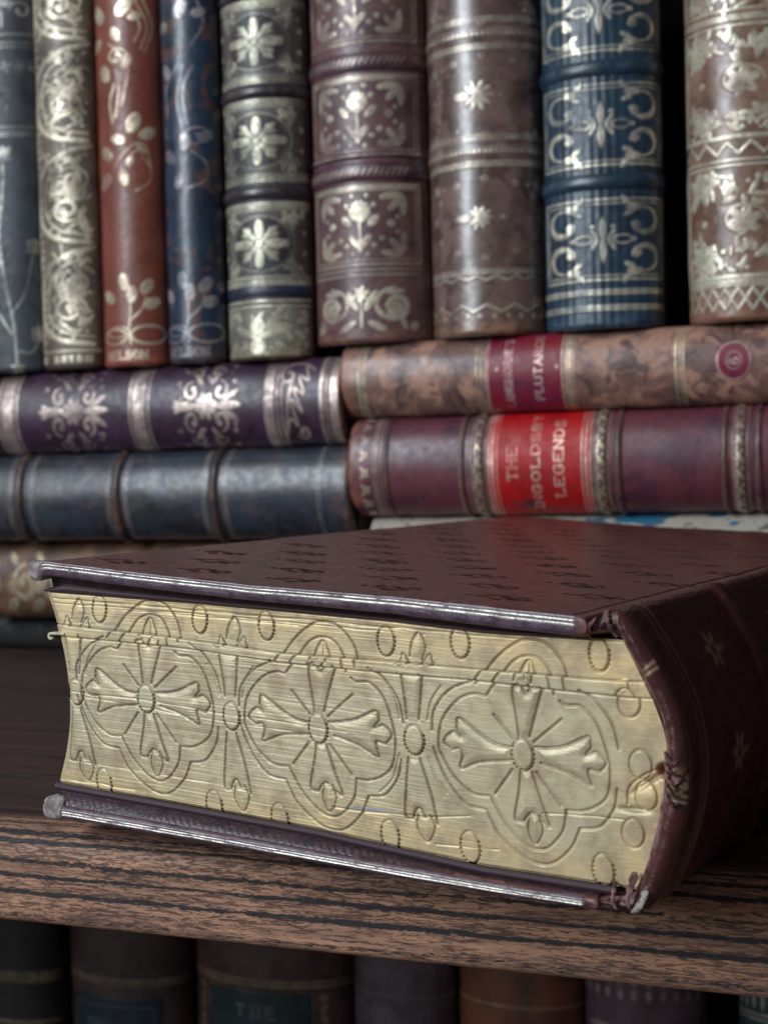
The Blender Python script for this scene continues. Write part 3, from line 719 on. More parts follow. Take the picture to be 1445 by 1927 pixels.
# 9 mottled tan with gilt on it
mat9 = leather('tan_calf_gilt', lin(142, 110, 92), lin(116, 86, 74), 55, .42, .6, rough=.30, gold=(.80, .76, .60), gmin=.3, c3=lin(88, 62, 54), c3s=85, wear=lin(150, 100, 80), coat=.4, gmetal=.6)
b, p = upright('tan mottled calf book with worn gilt foliage, rightmost in the upright row', -9.7, -4.9, 603, mat9, 265, .0194, ZR - .04, L=16, bulge=.32, board=plain('tan_board', lin(96, 68, 56), .5))
c9 = 124
def foliage(p, c, y, seed):
    r = random.Random(seed)
    p.rect(16, y - 104, 240, y + 104, 4, .95); p.line([(26, y - 96), (26, y + 96)], 5, .95)
    for sx in (-1, 1):
        for sy in (-1, 1):
            X, Y = c + sx * 60, y + sy * 70
            p.flower(X, Y, 26, 7, .95); p.disc(X, Y, 11, 1)
            for q in range(5): p.leaf(X, Y, r.uniform(0, 6.3), 34, 14, .9)
            p.leaf(c + sx * 84, y + sy * 26, sy * 1.3, 34, 12, .9)
        p.disc(c + sx * 58, y, 6, .8)
    p.flower(c + 6, y, 28, 6, .9); p.spiral(c + 4, y, 34, 0, 1.2, 6, .8)
    for k in range(46): p.leaf(c + r.uniform(-90, 70), y + (1 if r.random() < .5 else -1) * r.uniform(34, 92), r.uniform(0, 6.3), r.uniform(18, 32), r.uniform(7, 12), r.uniform(.6, .95))
    for k in range(40): p.disc(c + r.uniform(-86, 86), y + (1 if r.random() < .5 else -1) * r.uniform(50, 96), r.uniform(2, 6), .85)
foliage(p, c9, 190, 1); foliage(p, c9, 452, 2); foliage(p, c9, 690, 3)
for y in (304, 350, 346, 76, 82, 568, 574): p.line([(14, y), (250, y)], 4, .9)
p.line([(22 + i * 17, 316 + 22 * (i % 2)) for i in range(14)], 5, .9)
for d in (0, 1): p.line([(20 + i * 20, 22 + 40 * ((i + d) % 2)) for i in range(12)], 4.5, .85)
p.fill(20, 64, 240, 74, .7)
b.spine(relief=.02); b.body()

# ---- lower shelf: seen only below the shelf edge
ZF = -32.0
def lower(label, x0, x1, top, mat, yy=YB + .6, lab=None, bands=(), kt=None, board=None):
    W = x1 - x0 - .03
    L_ = top - ZF
    b = Book('antique_book', label, W, L_, ((x0 + x1) / 2, yy, ZF), (0, 0, 0), mat, D=13.5, bulge=.28, board_mat=board or mt_dark)
    return b
def ln(b, d, wd=.08, v=.8): b.cv.stroke([(0, b.L - d), (b.A, b.L - d)], wd, v)
m = leather('black_leather', lin(34, 32, 34), lin(26, 25, 26), 60, rough=.45, gold=(.4, .34, .2), gmin=.2)
b = lower('black leather book with a dull gold band, leftmost on the lower shelf', -43.5, -39.0, -10.2, m); ln(b, 4.5, .5, .5); ln(b, 6.6, .2, .6); b.spine(step=.07); b.body()
m = leather('brown_leather_low', lin(74, 58, 52), lin(54, 44, 42), 60, rough=.42, gold=(.4, .32, .22), gmin=.2)
b = lower('dark brown book with navy title label, second on the lower shelf', -38.7, -32.6, -10.6, m); ln(b, 3.7, .1); ln(b, 3.9, .06)
b.spine(step=.07)
navy = leather('navy_label', lin(26, 42, 60), lin(22, 36, 52), 60, rough=.4, gold=(.2, .21, .2), gmin=.1)
cl = Cv(4.2, 4.6, 30); q = Px(cl, 1, 1); q.rect(.15, .15, 3.8, 4.3, .08, .5)
for k in range(3): q.text('ION', .9 + .02 * k, 3.2 - 1.1 * k, .45, .09, .5)
b.label(b.L - 9.2, b.L - 4.5, cl, navy, u0=.22, u1=.78, off=.03); b.body()
m = leather('brown_gilt_low', lin(84, 62, 54), lin(62, 46, 44), 60, rough=.42, gold=(.46, .36, .22), gmin=.25)
b = lower('broad brown book with dark teal label in a worn gold frame, on the lower shelf', -32.4, -24.6, -10.4, m)
for d in (3.2, 3.4): ln(b, d, .1, .8)
for k in range(14):
    for xx in (b.A * .20, b.A * .78): b.cv.ell(xx, b.L - 3.9 - k * .45, .22, .16, .7, 'max', k)
b.spine(step=.06)
teal = leather('teal_label', lin(28, 48, 56), lin(24, 40, 46), 60, rough=.4, gold=(.24, .24, .2), gmin=.1)
cl = Cv(5.6, 6, 30); q = Px(cl, 1, 1); q.text('THE', 1.4, 5.0, .5, .1, .7, 2.2)
b.label(b.L - 9.8, b.L - 3.7, cl, teal, u0=.27, u1=.72, off=.03); b.body()
m = leather('purple_grey_low', lin(92, 78, 88), lin(74, 58, 66), 60, rough=.32, gold=(.5, .45, .4), coat=.5)
b = lower('glossy purple grey book with a pale highlight, fourth on the lower shelf', -24.4, -19.9, -10.0, m); ln(b, 3.6, .07, .4); ln(b, 5.6, .1, .5); b.spine(step=.06); b.body()
m = leather('russet_low', lin(128, 76, 58), lin(104, 58, 48), 50, rough=.36, gold=(.66, .5, .32), coat=.3, c3=lin(84, 66, 44), c3s=60)
b = lower('russet leather book with a single gold line, on the lower shelf', -19.8, -14.5, -9.8, m); ln(b, 3.7, .12, .6)
b.spine(step=.06); b.body()
m = leather('plum_low', lin(100, 78, 88), lin(78, 58, 68), 50, rough=.36, gold=(.6, .52, .5), coat=.2)
b = lower('plum book with a row of small pale marks, between russet book and dark gap', -14.45, -9.6, -9.6, m)
for k in range(11): b.cv.ell(b.A * (.08 + .08 * k), b.L - 2.9, .09, .22, .8); b.cv.ell(b.A * (.08 + .08 * k), b.L - 2.45, .1, .1, .6)
b.cv.ell(b.A * .25, b.L - 4.3, .6, .12, .8); b.spine(step=.06); b.body()
m = leather('green_low', lin(40, 70, 70), lin(32, 54, 56), 50, rough=.36, gold=(.66, .66, .56), coat=.2)
b = lower('dark green book with cream gilt bars, rightmost on the lower shelf', -8.35, -4.2, -9.4, m)
for k in range(14): b.cv.ell(b.A * (.04 + .07 * k), b.L - 2.9, .08, .3, .8)
for d in (3.4, 3.6, 4.4, 4.6): ln(b, d, .1, .8)
b.spine(step=.06); b.body()

# ------------------------------------------------------------------ bookcase
bc = tag(empty('bookcase', (-20, 30, -2.3)), 'dark brown wood-grain bookcase with a rounded shelf edge under the large book', 'bookcase')
OX, OY, OZ = -20, 30, -2.3
def wood():
    s = NT('grained_laminate')
    f = s.noise(1, 5, .72, s.map((380, 2200, 2200)), .3)           # fleck edges
    f2 = s.noise(1, 4, .7, s.map((170, 1700, 1700), (4, 2, 1)), .4)
    f3 = s.noise(1, 3, .6, s.map((16, 330, 330), (1, 5, 3)), .6)
    st = s.attr('streak')
    k = s.math('ADD', s.math('MULTIPLY', st, .60), s.math('MULTIPLY', s.math('SUBTRACT', f, .5), 1.5))
    main = s.ramp(k, .30, .37)
    k2 = s.math('MULTIPLY', s.ramp(f2, .52, .58), s.ramp(f3, .40, .52))
    k2 = s.math('MAXIMUM', s.math('MULTIPLY', k2, .9), s.math('MULTIPLY', s.ramp(s.noise(1, 4, .75, s.map((300, 2200, 2200), (9, 2, 1)), .6), .52, .59), s.ramp(s.noise(1, 2, .5, s.map((9, 120, 120), (2, 8, 3))), .36, .55, .25, .9)))
    base = s.mix(s.ramp(s.noise(1, 4, .6, s.map((30, 260, 260), (2, 2, 8))), .35, .65), lin(188, 140, 112), lin(150, 112, 92))
    c = s.mix(k2, base, lin(70, 50, 46)); c = s.mix(main, c, lin(46, 42, 46))
    c = s.mix(s.attr('top_shade'), c, s.mix(s.ramp(f3, .4, .6), lin(72, 50, 42), lin(40, 31, 29)))  # shelf top painted darker: shade and dark reflections put into its colour
    s.l(c, s.b.inputs['Base Color'])
    s.l(s.ramp(k, .2, .5, .58, .66), s.b.inputs['Roughness'])
    s.bump(s.math('MULTIPLY', s.math('ADD', main, k2), -1.0), .5, .0004)
    return s.m
M_wood = wood()
# section of the shelf (y, z): back top -> front top -> rounded nose -> front -> bottom
TH = 2.28
sec = [(71, 0)]
for y in np.linspace(70, 31.2, 14): sec.append((y, 0))
for a in np.linspace(0, 90, 22)[0:]: sec.append((30.15 - .95 * math.sin(math.radians(a)), -.75 + .75 * math.cos(math.radians(a))))
for z in np.linspace(-.82, -TH + .22, 16): sec.append((29.2, z))
for a in np.linspace(0, 90, 8): sec.append((29.42 - .22 * math.cos(math.radians(a)), -TH + .22 - .22 * math.sin(math.radians(a))))
sec.append((71, -TH - .0))
sec = np.array(sec)
arc = np.concatenate([[0], np.cumsum(np.hypot(*np.diff(sec, axis=0).T))])
i_f = 15; arc -= arc[i_f]                     # 0 where the rounding begins
# resample the visible nose finely
t = np.concatenate([np.linspace(arc[0], -2.5, 12), np.linspace(-2.4, 3.6, 150), np.linspace(3.8, arc[-1], 6)])
SY = np.interp(t, arc, sec[:, 0]); SZ = np.interp(t, arc, sec[:, 1])
X = np.linspace(-62, 2.99, 900)
TT, XX = np.meshgrid(t, X)
nz = Noise2(77); n1 = Noise1(5)
st = np.zeros_like(TT)
for k, (tc, wd, am) in enumerate(((.28, .05, .8), (.62, .07, .9), (.93, .06, 1.0), (1.35, .07, 1.0), (1.72, .055, .9), (2.15, .09, 1.1), (2.62, .07, .55), (2.95, .05, .6), (.05, .07, .8), (-.5, .1, .6), (-1.2, .1, .6))):
    cc = tc + .07 * nz(XX * .06 + 11 * k, 3.3 * k) + .035 * nz(XX * .3 + 7 * k, 1.3 * k) + .02 * nz(XX * 1.1, 5.1 * k)
    ww = wd * (1 + .6 * nz(XX * .25 + 31 * k, k * 1.7))
    aa_ = am * np.clip(1.0 + .5 * nz(XX * .12 + 51 * k, k * 2.9), 0, 1.2)
    st = np.maximum(st, aa_ * np.exp(-((TT - cc) / ww) ** 2))
top = sstep(.12, -.25, TT + .05 * nz(XX * .5, 9.1))
P = np.stack([XX - OX, np.broadcast_to(SY, XX.shape) - OY, np.broadcast_to(SZ, XX.shape) - OZ], -1)
grid('shelf', P, M_wood, bc, {'streak': st, 'top_shade': top})
s = NT('dark_wood'); f = s.noise(1, 4, .6, s.map((25, 300, 300)), .5)
s.l(s.mix(s.ramp(f, .4, .6), lin(70, 52, 46), lin(44, 36, 36)), s.b.inputs['Base Color']); s.b.inputs['Roughness'].default_value = .45
M_dw = s.m
rbox('back_panel', -62 - OX, 2.99 - OX, 71 - OY, 72 - OY, -34 - OZ, 34 - OZ, M_dw, bc, 0)
rbox('shading_side_panel', 3 - OX, 5 - OX, 29.6 - OY, 72 - OY, -34 - OZ, 34 - OZ, M_dw, bc, .1)  # unseen panel, added to keep fill light off the right side
rbox('lower_board', -62 - OX, 2.99 - OX, 29.5 - OY, 71 - OY, ZF - 2.3 - OZ, ZF - .01 - OZ, M_dw, bc, .1)

# ------------------------------------------------------------------ the large book
ya = math.radians(8.9)
BK = tag(empty('large_book', (-19.3, 29.0, 0), (0, 0, -ya)), 'thick maroon leather book with patterned gilt page edges, lying on the shelf edge in front', 'book')
# local: x from fore edge to spine, y into the depth, z up
M_cover = None
s = NT('maroon_goatskin')
nA = s.noise(160, 4, .6); dk = s.attr('tool')
c = s.mix(s.ramp(nA, .35, .65), lin(100, 44, 37), lin(76, 34, 29))
c = s.mix(s.ramp(s.noise(2600, 2, .5), .60, .72, 0, .35), c, lin(130, 80, 74))
c = s.mix(s.ramp(dk, .02, .2, 0, .97), c, lin(15, 7, 8))
wn = s.math('MULTIPLY', s.attr('wear'), s.ramp(s.noise(500, 5, .75), .36, .56), clamp=True)
c = s.mix(wn, c, s.mix(s.ramp(s.noise(300, 3), .35, .65), lin(146, 112, 112), lin(108, 70, 70)))
gf = s.math('MULTIPLY', s.attr('gilt'), s.ramp(s.noise(700, 4, .7), .28, .46, .15, 1), clamp=True)
c = s.mix(gf, c, (.86, .82, .74))
s.l(c, s.b.inputs['Base Color']); s.l(s.math('MULTIPLY', gf, .9), s.b.inputs['Metallic'])
s.l(s.math('ADD', s.ramp(s.noise(400, 3), .3, .7, .30, .42), s.math('MULTIPLY', wn, .3)), s.b.inputs['Roughness'])
h = s.math('ADD', s.noise(2200, 3, .6), s.math('MULTIPLY', s.noise(700, 3), 1.0))
s.bump(h, .45, .00025)
s.b.inputs['Coat Weight'].default_value = .1; s.b.inputs['Coat Roughness'].default_value = .25
M_cover = s.m
M_spine = M_cover.copy(); M_spine.name = 'shade_darkened_spine_leather'  # cover leather copy, darkened to put the spine's shade into its colour
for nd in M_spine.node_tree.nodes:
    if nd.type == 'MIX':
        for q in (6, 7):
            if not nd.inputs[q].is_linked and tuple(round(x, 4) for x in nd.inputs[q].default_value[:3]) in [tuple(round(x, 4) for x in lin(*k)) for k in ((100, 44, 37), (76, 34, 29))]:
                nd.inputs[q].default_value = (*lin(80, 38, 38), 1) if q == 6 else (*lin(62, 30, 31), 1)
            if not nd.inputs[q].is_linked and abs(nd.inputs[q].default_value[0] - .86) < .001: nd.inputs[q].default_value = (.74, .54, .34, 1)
s = NT('lavender_worn_leather')      # leather of the board edges and turn-ins, rubbed and bloomed
c = s.mix(s.ramp(s.noise(300, 4, .6), .35, .65), lin(98, 78, 96), lin(70, 52, 66))
gf = s.math('MULTIPLY', s.attr('gilt'), s.ramp(s.noise(1, 4, .7, s.map((350, 1500, 1500))), .32, .52, .05, 1), clamp=True)
c = s.mix(gf, c, (.86, .81, .71))
s.l(c, s.b.inputs['Base Color']); s.l(s.math('MULTIPLY', gf, .8), s.b.inputs['Metallic']); s.b.inputs['Roughness'].default_value = .42
s.bump(s.noise(1600, 3), .5, .0003)
M_edge = s.m

# ---- gauffered head edge
HC = Cv(15.4, 6.2, 70)        # grooves
HR = Cv(15.4, 6.2, 70)        # raised shapes
HD = Cv(15.4, 6.2, 70)        # punched dots
OXh = .6
def T(P, o): return [(a + o[0] + OXh, b + o[1]) for a, b in P]
GW = .046
def gr(P, o=(0, 0), w=GW, v=1.0, smooth=True, closed=False, c=HC): c.stroke(T(P, o), w, v, 'max', smooth, closed)
def oval(a, b, rx, ry, v=1, dots=True, ang=.12):
    t = np.linspace(0, 2 * math.pi, 30); ca, sa = math.cos(ang), math.sin(ang)
    P = [(rx * math.cos(q) * ca - ry * math.sin(q) * sa, rx * math.cos(q) * sa + ry * math.sin(q) * ca) for q in t]
    gr(P, (a, b), .035, v * (.75 if dots else 1), False)
    HR.ell(a + OXh, b, rx * .95, ry * .95, .6, 'max', ang)
    if dots:
        for q in np.linspace(2.6, 2.6 + math.pi * 1.25, 15):
            HD.ell(a + OXh + rx * math.cos(q) * ca - ry * math.sin(q) * sa, b + rx * math.cos(q) * sa + ry * math.sin(q) * ca, .026, .026)
def motif(o, j=0.0, sx=1.0, k=1.0):
    G = lambda P, **a: gr([(x * sx, y) for x, y in P], o, **a)
    R = lambda P: HR.poly(np.array(T([(x * sx, y) for x, y in P], o)), 1.0, soft=.16)
    # inner quatrefoil
    G([(.82, 1.08), (.95, 1.01), (1.25, 1.0), (1.55, .76), (1.74, .31), (1.83, -.15), (1.75, -.63), (1.5, -.86), (1.2, -.97), (.93, -.98)])
    G([(.90, -.98), (.82, -1.39), (.46, -1.76), (.06, -1.73), (-.37, -1.39), (-.62, -1.05), (-.74, -.86)])
    G([(-.74, -.86), (-1.13, -.83), (-1.52, -.56), (-1.77, -.2), (-1.88, .07), (-1.78, .57), (-1.4, .98), (-1.05, 1.12), (-.81, 1.09)])
    G([(-.78, 1.1), (-.54, 1.4), (-.21, 1.78), (.14, 1.90), (.45, 1.80), (.64, 1.5), (.70, 1.2)])
    # outer quatrefoil
    G([(1.95, -.5), (1.90, -.8), (1.76, -1.04), (1.55, -1.24), (1.18, -1.30)])
    G([(1.18, -1.30), (.99, -1.69), (.55, -2.04), (.05, -2.0), (-.51, -1.62), (-.70, -1.35), (-.82, -1.14)])
    G([(-.82, -1.14), (-1.27, -1.06), (-1.66, -.68), (-1.88, -.3), (-2.0, .0)])
    G([(-2.02, .35), (-1.96, .75), (-1.6, 1.15), (-1.1, 1.36)])
    G([(-1.0, 1.33), (-.59, 1.82), (-.2, 2.1), (.12, 2.22), (.55, 2.14), (.88, 1.77), (1.0, 1.3)])
    G([(1.3, 1.3), (1.6, 1.1), (1.9, .7), (2.02, .25)])
    # cross arms
    arms = [
     [(.24, .15), (.6, .18), (.93, .25), (1.39, .45), (1.46, .25), (1.34, .11), (1.56, .17), (1.75, -.01), (1.61, -.2), (1.38, -.18), (1.44, -.47), (1.2, -.38), (.91, -.26), (.39, -.13)],
     [(-.26, .12), (-.55, .17), (-.84, .30), (-1.38, .62), (-1.46, .42), (-1.37, .27), (-1.55, .35), (-1.76, .15), (-1.57, .0), (-1.40, .02), (-1.34, -.12), (-1.38, -.36), (-.92, -.2), (-.27, -.13)],
     [(-.05, -.29), (-.1, -.67), (-.2, -1.22), (-.02, -1.30), (.12, -1.12), (.22, -1.12), (.36, -1.25), (.56, -1.32), (.4, -.9), (.2, -.33)],
     [(-.07, .35), (-.12, .72), (-.2, 1.25), (-.02, 1.34), (.10, 1.18), (.22, 1.34), (.46, 1.3), (.33, .9), (.16, .36)]]
    for i, P in enumerate(arms):
        R(P)
        n = len(P)
        G(P[:5] if i < 2 else P[:4], w=.05); G(P[4:9] if i < 2 else P[3:6]); G(P[8:] if i < 2 else P[6:], w=.05)
    tip = [(.11, -1.15), (.10, -1.46), (.25, -1.70), (.41, -1.43), (.33, -1.15)]
    R(tip); G(tip, w=.035)
    tip = [(-.1, 1.41), (-.03, 1.63), (.14, 1.82), (.29, 1.54), (.28, 1.38)]
    R(tip); G(tip, w=.035); G([(.14, 1.8), (.15, 1.45)], w=.03, v=.6)
    for P in ([(.25, .26), (.85, .74)], [(-.19, .29), (-.62, .74)], [(-.24, -.31), (-.63, -.80)], [(.29, -.32), (.79, -.9)]): G(P, w=.05, smooth=False)
    oval(o[0], o[1], .23, .31, 1, True, .1)
    HR.ell(o[0] + OXh, o[1], .2, .27, 1.0)
def divider(o, half=False):
    R = lambda P: HR.poly(np.array(T(P, o)), .9, soft=.14)
    P = [(-.14, -.36), (-.19, -.9), (-.22, -1.52), (-.05, -1.58), (.04, -1.38), (.14, -1.38), (.22, -1.52), (.50, -1.64), (.36, -1.06), (.12, -.36)]
    R(P); gr(P[:4], o); gr(P[3:7], o); gr(P[7:], o)
    P = [(.06, -1.5), (.06, -1.78), (.28, -2.02), (.44, -1.72), (.34, -1.48)]; R(P); gr(P, o, .035)
    P = [(-.16, .42), (-.20, .8), (-.27, 1.3), (.21, 1.3), (.16, .8), (.11, .42)]; R(P); gr(P[:3], o); gr(P[3:], o)
    P = [(-.08, 1.66), (-.02, 1.95), (.14, 2.14), (.28, 1.88), (.2, 1.6)]; R(P); gr(P, o, .035)
    for sx in (-1, 1): gr([(sx * .12 + .05, 1.5), (sx * .3 + .07, 1.72), (sx * .38 + .07, 1.5)], o, .035); HR.ell(o[0] + OXh + sx * .3 + .07, o[1] + 1.58, .1, .1, 1)
    gr([(-.34, -.3), (-.5, -.8), (-.8, -1.1)], o, .04, .6); gr([(.30, -.32), (.46, -.7), (.7, -1.0)], o, .04, .6)
    gr([(-.32, .42), (-.42, .8), (-.6, 1.1)], o, .04, .6); gr([(.30, .42), (.40, .8), (.62, 1.1)], o, .04, .8)
    oval(o[0], o[1], .22, .30, 1, True, .1); HR.ell(o[0] + OXh, o[1], .19, .26, 1.0)
motif((2.4, 3.24), sx=.985); motif((6.91, 2.90)); motif((11.53, 2.70), sx=.97)
divider((.38, 3.30)); divider((4.68, 3.01)); divider((9.17, 2.82))
for a, b_ in ((1.11, 5.22), (3.89, 5.06), (5.64, 4.99), (8.56, 4.78), (10.22, 4.80), (13.1, 4.68)): oval(a, b_, .20, .31, 1, True, 0)
for a, b_ in ((1.11, 1.28), (4.17, 1.05), (5.91, .93), (8.59, .84), (10.38, .80), (13.13, .66)): oval(a, b_, .21, .32, 1, True, .15)
for a, b_ in ((13.71, 3.82), (13.9, 2.69), (14.0, 2.13), (13.72, 1.42)): oval(a, b_, .22, .27, .9, False, 0)
HR.ell(13.62 + OXh, 4.14, .14, .12, 1.0)
gr([(13.62, 1.95), (13.66, 2.25), (13.95, 2.5), (14.4, 2.72)], (0, 0), .045, 1.0)     # a split between gatherings

ctrl = lambda P, x: np.interp(x, [q[0] for q in P], [q[1] for q in P])
TT_ = [(-.43, 5.60), (3.73, 5.44), (6.01, 5.33), (8.77, 5.19), (10.79, 5.03), (13.6, 4.97)]
TB_ = [(-.26, 1.16), (3.15, .99), (6.9, .79), (7.64, .72), (10.68, .46), (13.73, .38)]
LF = catmull([(-.43, 5.59), (-.15, 4.52), (.05, 3.8), (.15, 3.07), (.14, 2.33), (-.01, 1.71), (-.26, 1.16)])
RT = catmull([(13.62, 4.97), (13.9, 4.45), (14.18, 3.92), (14.37, 3.45), (14.41, 2.97), (14.34, 2.32), (14.21, 1.66), (14.02, .99), (13.75, .39)])
# head face grid
NA, NCc = 1180, 440
sa_ = np.linspace(0, 1, NA)[None, :]; tc_ = np.linspace(0, 1, NCc)[:, None]
lf_s = np.linspace(1, 0, len(LF)); rt_s = np.linspace(1, 0, len(RT))
aL = np.interp(tc_, lf_s[::-1], LF[::-1, 0]); aR = np.interp(tc_, rt_s[::-1], RT[::-1, 0])
A = aL + (aR - aL) * sa_
zt = ctrl(TT_, A); zb = ctrl(TB_, A)
Cc = zb + (zt - zb) * tc_
n2a = Noise2(21); n2b = Noise2(22); n1a = Noise1(31); n1b = Noise1(32)
# the ridge: a gathering standing proud, with the drawing shifted across it
r1 = ctrl([(-.5, 4.86), (3.28, 4.63), (5.98, 4.42), (8.74, 4.36), (10.5, 4.30), (13, 4.22)], A)
r2 = ctrl([(-.5, 4.58), (3.28, 4.43), (5.98, 4.22), (8.74, 4.12), (10.5, 4.08), (12, 3.99), (13.65, 3.92)], A)
inr = (Cc < r1) & (Cc > r2)
Aw = A + .07 * sstep(-.02, .02, Cc - r2) * sstep(.02, -.02, Cc - r1) - .03 * sstep(-.02, .02, Cc - r1) + .02 * n2a(A * .9, Cc * 1.1)
Cw = Cc + .015 * n2a(A * 1.3 + 40, Cc)
# leaves: rows of page edges, each a slightly different length, running with the block
row = (Cc - zb) / (zt - zb) * 330
lay = .5 * n2b(row, A * .35) + .35 * n2b(row * 2.3 + 50, A * 1.1) + .4 * n2b(row * .35 + 9, A * .16)
g = HC.samp(Aw + OXh, Cw); hr = HR.samp(Aw + OXh, Cw); hd = HD.samp(Aw + OXh, Cw)
brk = np.clip(.9 + .35 * n2b(row * .8 + 77, A * 6), .35, 1)
clean = sstep(9.0, 11.5, A)              # the spine side is smoother, the gilding whole there
hgt = -.032 * g * (brk * (1 - clean) + 1.25 * clean) + .018 * (1 + .35 * clean) * hr - .03 * hd + lay * (.0036 - .0025 * clean)
hgt += np.where(inr, .022, 0) * (1 - .4 * clean) - .035 * np.exp(-((Cc - r1) / .016) ** 2) - .035 * np.exp(-((Cc - r2) / .016) ** 2)
crack = np.zeros_like(A)
for k, (P, dp) in enumerate((([(-.4, 3.36), (1, 3.27), (2.4, 3.22), (4.4, 3.05), (6.9, 2.92), (7.6, 2.86)], .6), ([(-.2, 3.22), (1.4, 3.15), (3.2, 2.96), (6.0, 2.80), (7.2, 2.74)], .45),
    ([(7.2, 1.30), (8.0, 1.28), (9.4, 1.30), (10.4, 1.42)], .9), ([(11.9, 1.62), (13.0, 1.66), (13.6, 1.64)], .7), ([(-.3, 1.75), (2.2, 1.62), (4.5, 1.5), (5.2, 1.42)], .3),
    ([(9.6, .78), (11, .82)], .5), ([(-.3, 5.44), (3, 5.3), (7, 5.13), (12, 4.90)], .9), ([(-.3, 5.34), (3, 5.20), (6, 5.08), (9.5, 4.93)], .6), ([(1.5, 5.22), (4, 5.12), (6.5, 5.02)], .5), ([(-.3, 1.26), (1.0, 1.24), (2.0, 1.18)], .7))):
    cc_ = ctrl(P, A) + .012 * n2a(A * 2, k * 3.3); m_ = (A > P[0][0]) & (A < P[-1][0])
    crack = np.maximum(crack, m_ * dp * np.exp(-((Cc - cc_) / .014) ** 2) * np.clip(.7 + .6 * n2a(A * 3 + 9 * k, 4.4), 0, 1))
hgt -= .035 * crack
# orange-brown tear beside the spine, and the puckered pages below it
ho = np.exp(-(((A - 14.38) / .16) ** 2 + ((Cc - 2.62) / .13) ** 2) ** 2)
hgt -= .28 * ho; hgt -= .10 * np.exp(-((A - 14.15) / .3) ** 2 - ((Cc - 2.47 - (A - 14.15) * .7) / .06) ** 2) + .09 * np.exp(-((A - 13.75) / .25) ** 2 - ((Cc - 1.85) / .05) ** 2)
hgt += .05 * np.exp(-((A - 14.08) / .22) ** 2 - ((Cc - 2.12) / .22) ** 2)
# edges roll over slightly
hgt -= .05 * sstep(.05, 0, np.minimum(tc_, 1 - tc_) * 4.4) + .04 * sstep(.01, 0, sa_) 
hgt += .06 * n2a(A * .25 + 3, Cc * .3 + 9) * (1) 
dirt = np.clip(g ** 2 * (.95 - .45 * clean) * brk + hd * (.6 - .4 * clean) + crack * .9 + .5 * np.exp(-((Cc - r1) / .014) ** 2) + .5 * np.exp(-((Cc - r2) / .014) ** 2), 0, 1)
warm = np.clip(sstep(.62, 1.0, tc_ + .12 * n2a(A * .5, row * .02)) * .9 + sstep(.22, .02, tc_ + .1 * n2a(A * .4 + 20, 3)) * .8 + sstep(12.8, 14.3, A), 0, 1)
blue = np.exp(-((A - 8.1) / .5) ** 2 - ((Cc - 1.34) / .03) ** 2) * .9
Ph = np.stack([A, -hgt, Cc + 0 * A], -1)
s = NT('gilt_page_edge')
lay_n = s.noise(1, 4, .65, s.map((45, 45, 4200)), .15)
lay2 = s.noise(1, 4, .7, s.map((160, 160, 1900), (3, 0, 7)), .2)
c = s.mix(s.attr('warm'), lin(206, 192, 160), lin(222, 196, 146))
c = s.mix(s.ramp(s.noise(140, 4, .65), .40, .66, 0, .8), c, lin(172, 152, 124))
c = s.mix(s.ramp(s.noise(55, 3, .6, s.map((1, 1, 2.2), (5, 5, 5))), .5, .7, 0, .4), c, lin(184, 180, 154))
c = s.mix(s.math('MULTIPLY', s.ramp(lay_n, .54, .74, 0, .38), s.ramp(s.attr('clean'), 0, 1, 1, .25)), c, lin(160, 142, 114))
c = s.mix(s.math('MULTIPLY', s.ramp(lay2, .60, .76, 0, .34), s.ramp(s.attr('clean'), 0, 1, 1, .15)), c, lin(92, 76, 62))
c = s.mix(s.ramp(s.attr('dirt'), .12, .85, 0, .74), c, lin(72, 58, 44))
c = s.mix(s.attr('tear'), c, lin(170, 96, 30)); c = s.mix(s.attr('blue'), c, lin(150, 160, 190))
s.l(c, s.b.inputs['Base Color'])
s.l(s.math('MULTIPLY', s.ramp(s.attr('dirt'), 0, .6, .36, 0), s.ramp(lay2, .5, .75, 1, .6)), s.b.inputs['Metallic'])
s.l(s.ramp(lay_n, .35, .7, .42, .58), s.b.inputs['Roughness'])
s.bump(s.math('ADD', s.math('MULTIPLY', lay_n, .8), lay2), .2, .0002)
M_gilt = s.m
# one mesh: head face + fore edge + tail + sides
DP = 24.4
Vh = Ph.reshape(-1, 3); Fh = gridfaces(NCc, NA, flip=True)
per = [(j, 0) for j in range(NCc)] + [(NCc - 1, i) for i in range(1, NA)] + [(j, NA - 1) for j in range(NCc - 2, -1, -1)] + [(0, i) for i in range(NA - 2, 0, -1)]
idx = np.array([j * NA + i for j, i in per]); nP = len(idx)
ring_ = Vh[idx].copy(); ring2 = ring_.copy(); ring2[:, 1] = DP
V = np.vstack([Vh, ring2]); b0 = len(Vh); kk = np.arange(nP)
Fs = np.stack([idx, b0 + kk, b0 + (kk + 1) % nP, idx[(kk + 1) % nP]], 1)
zero = np.zeros(nP)
at = {k: np.concatenate([v.ravel(), zero]) for k, v in dict(dirt=dirt, warm=warm, clean=clean, tear=np.clip(ho * 1.4, 0, 1), blue=blue).items()}
mesh('text_block', V, np.vstack([Fh, Fs]), M_gilt, BK, True, at)
# tail closing plate of the text block
PT = np.stack([A[::40, ::60], 0 * A[::40, ::60] + DP - .001, (Cc + 0 * A)[::40, ::60]], -1)

Vp = PT.reshape(-1, 3)
grid('tail_edge', PT, M_gilt, BK, {k: np.zeros(PT.shape[:2]) for k in ('dirt', 'warm', 'clean', 'tear', 'blue')})
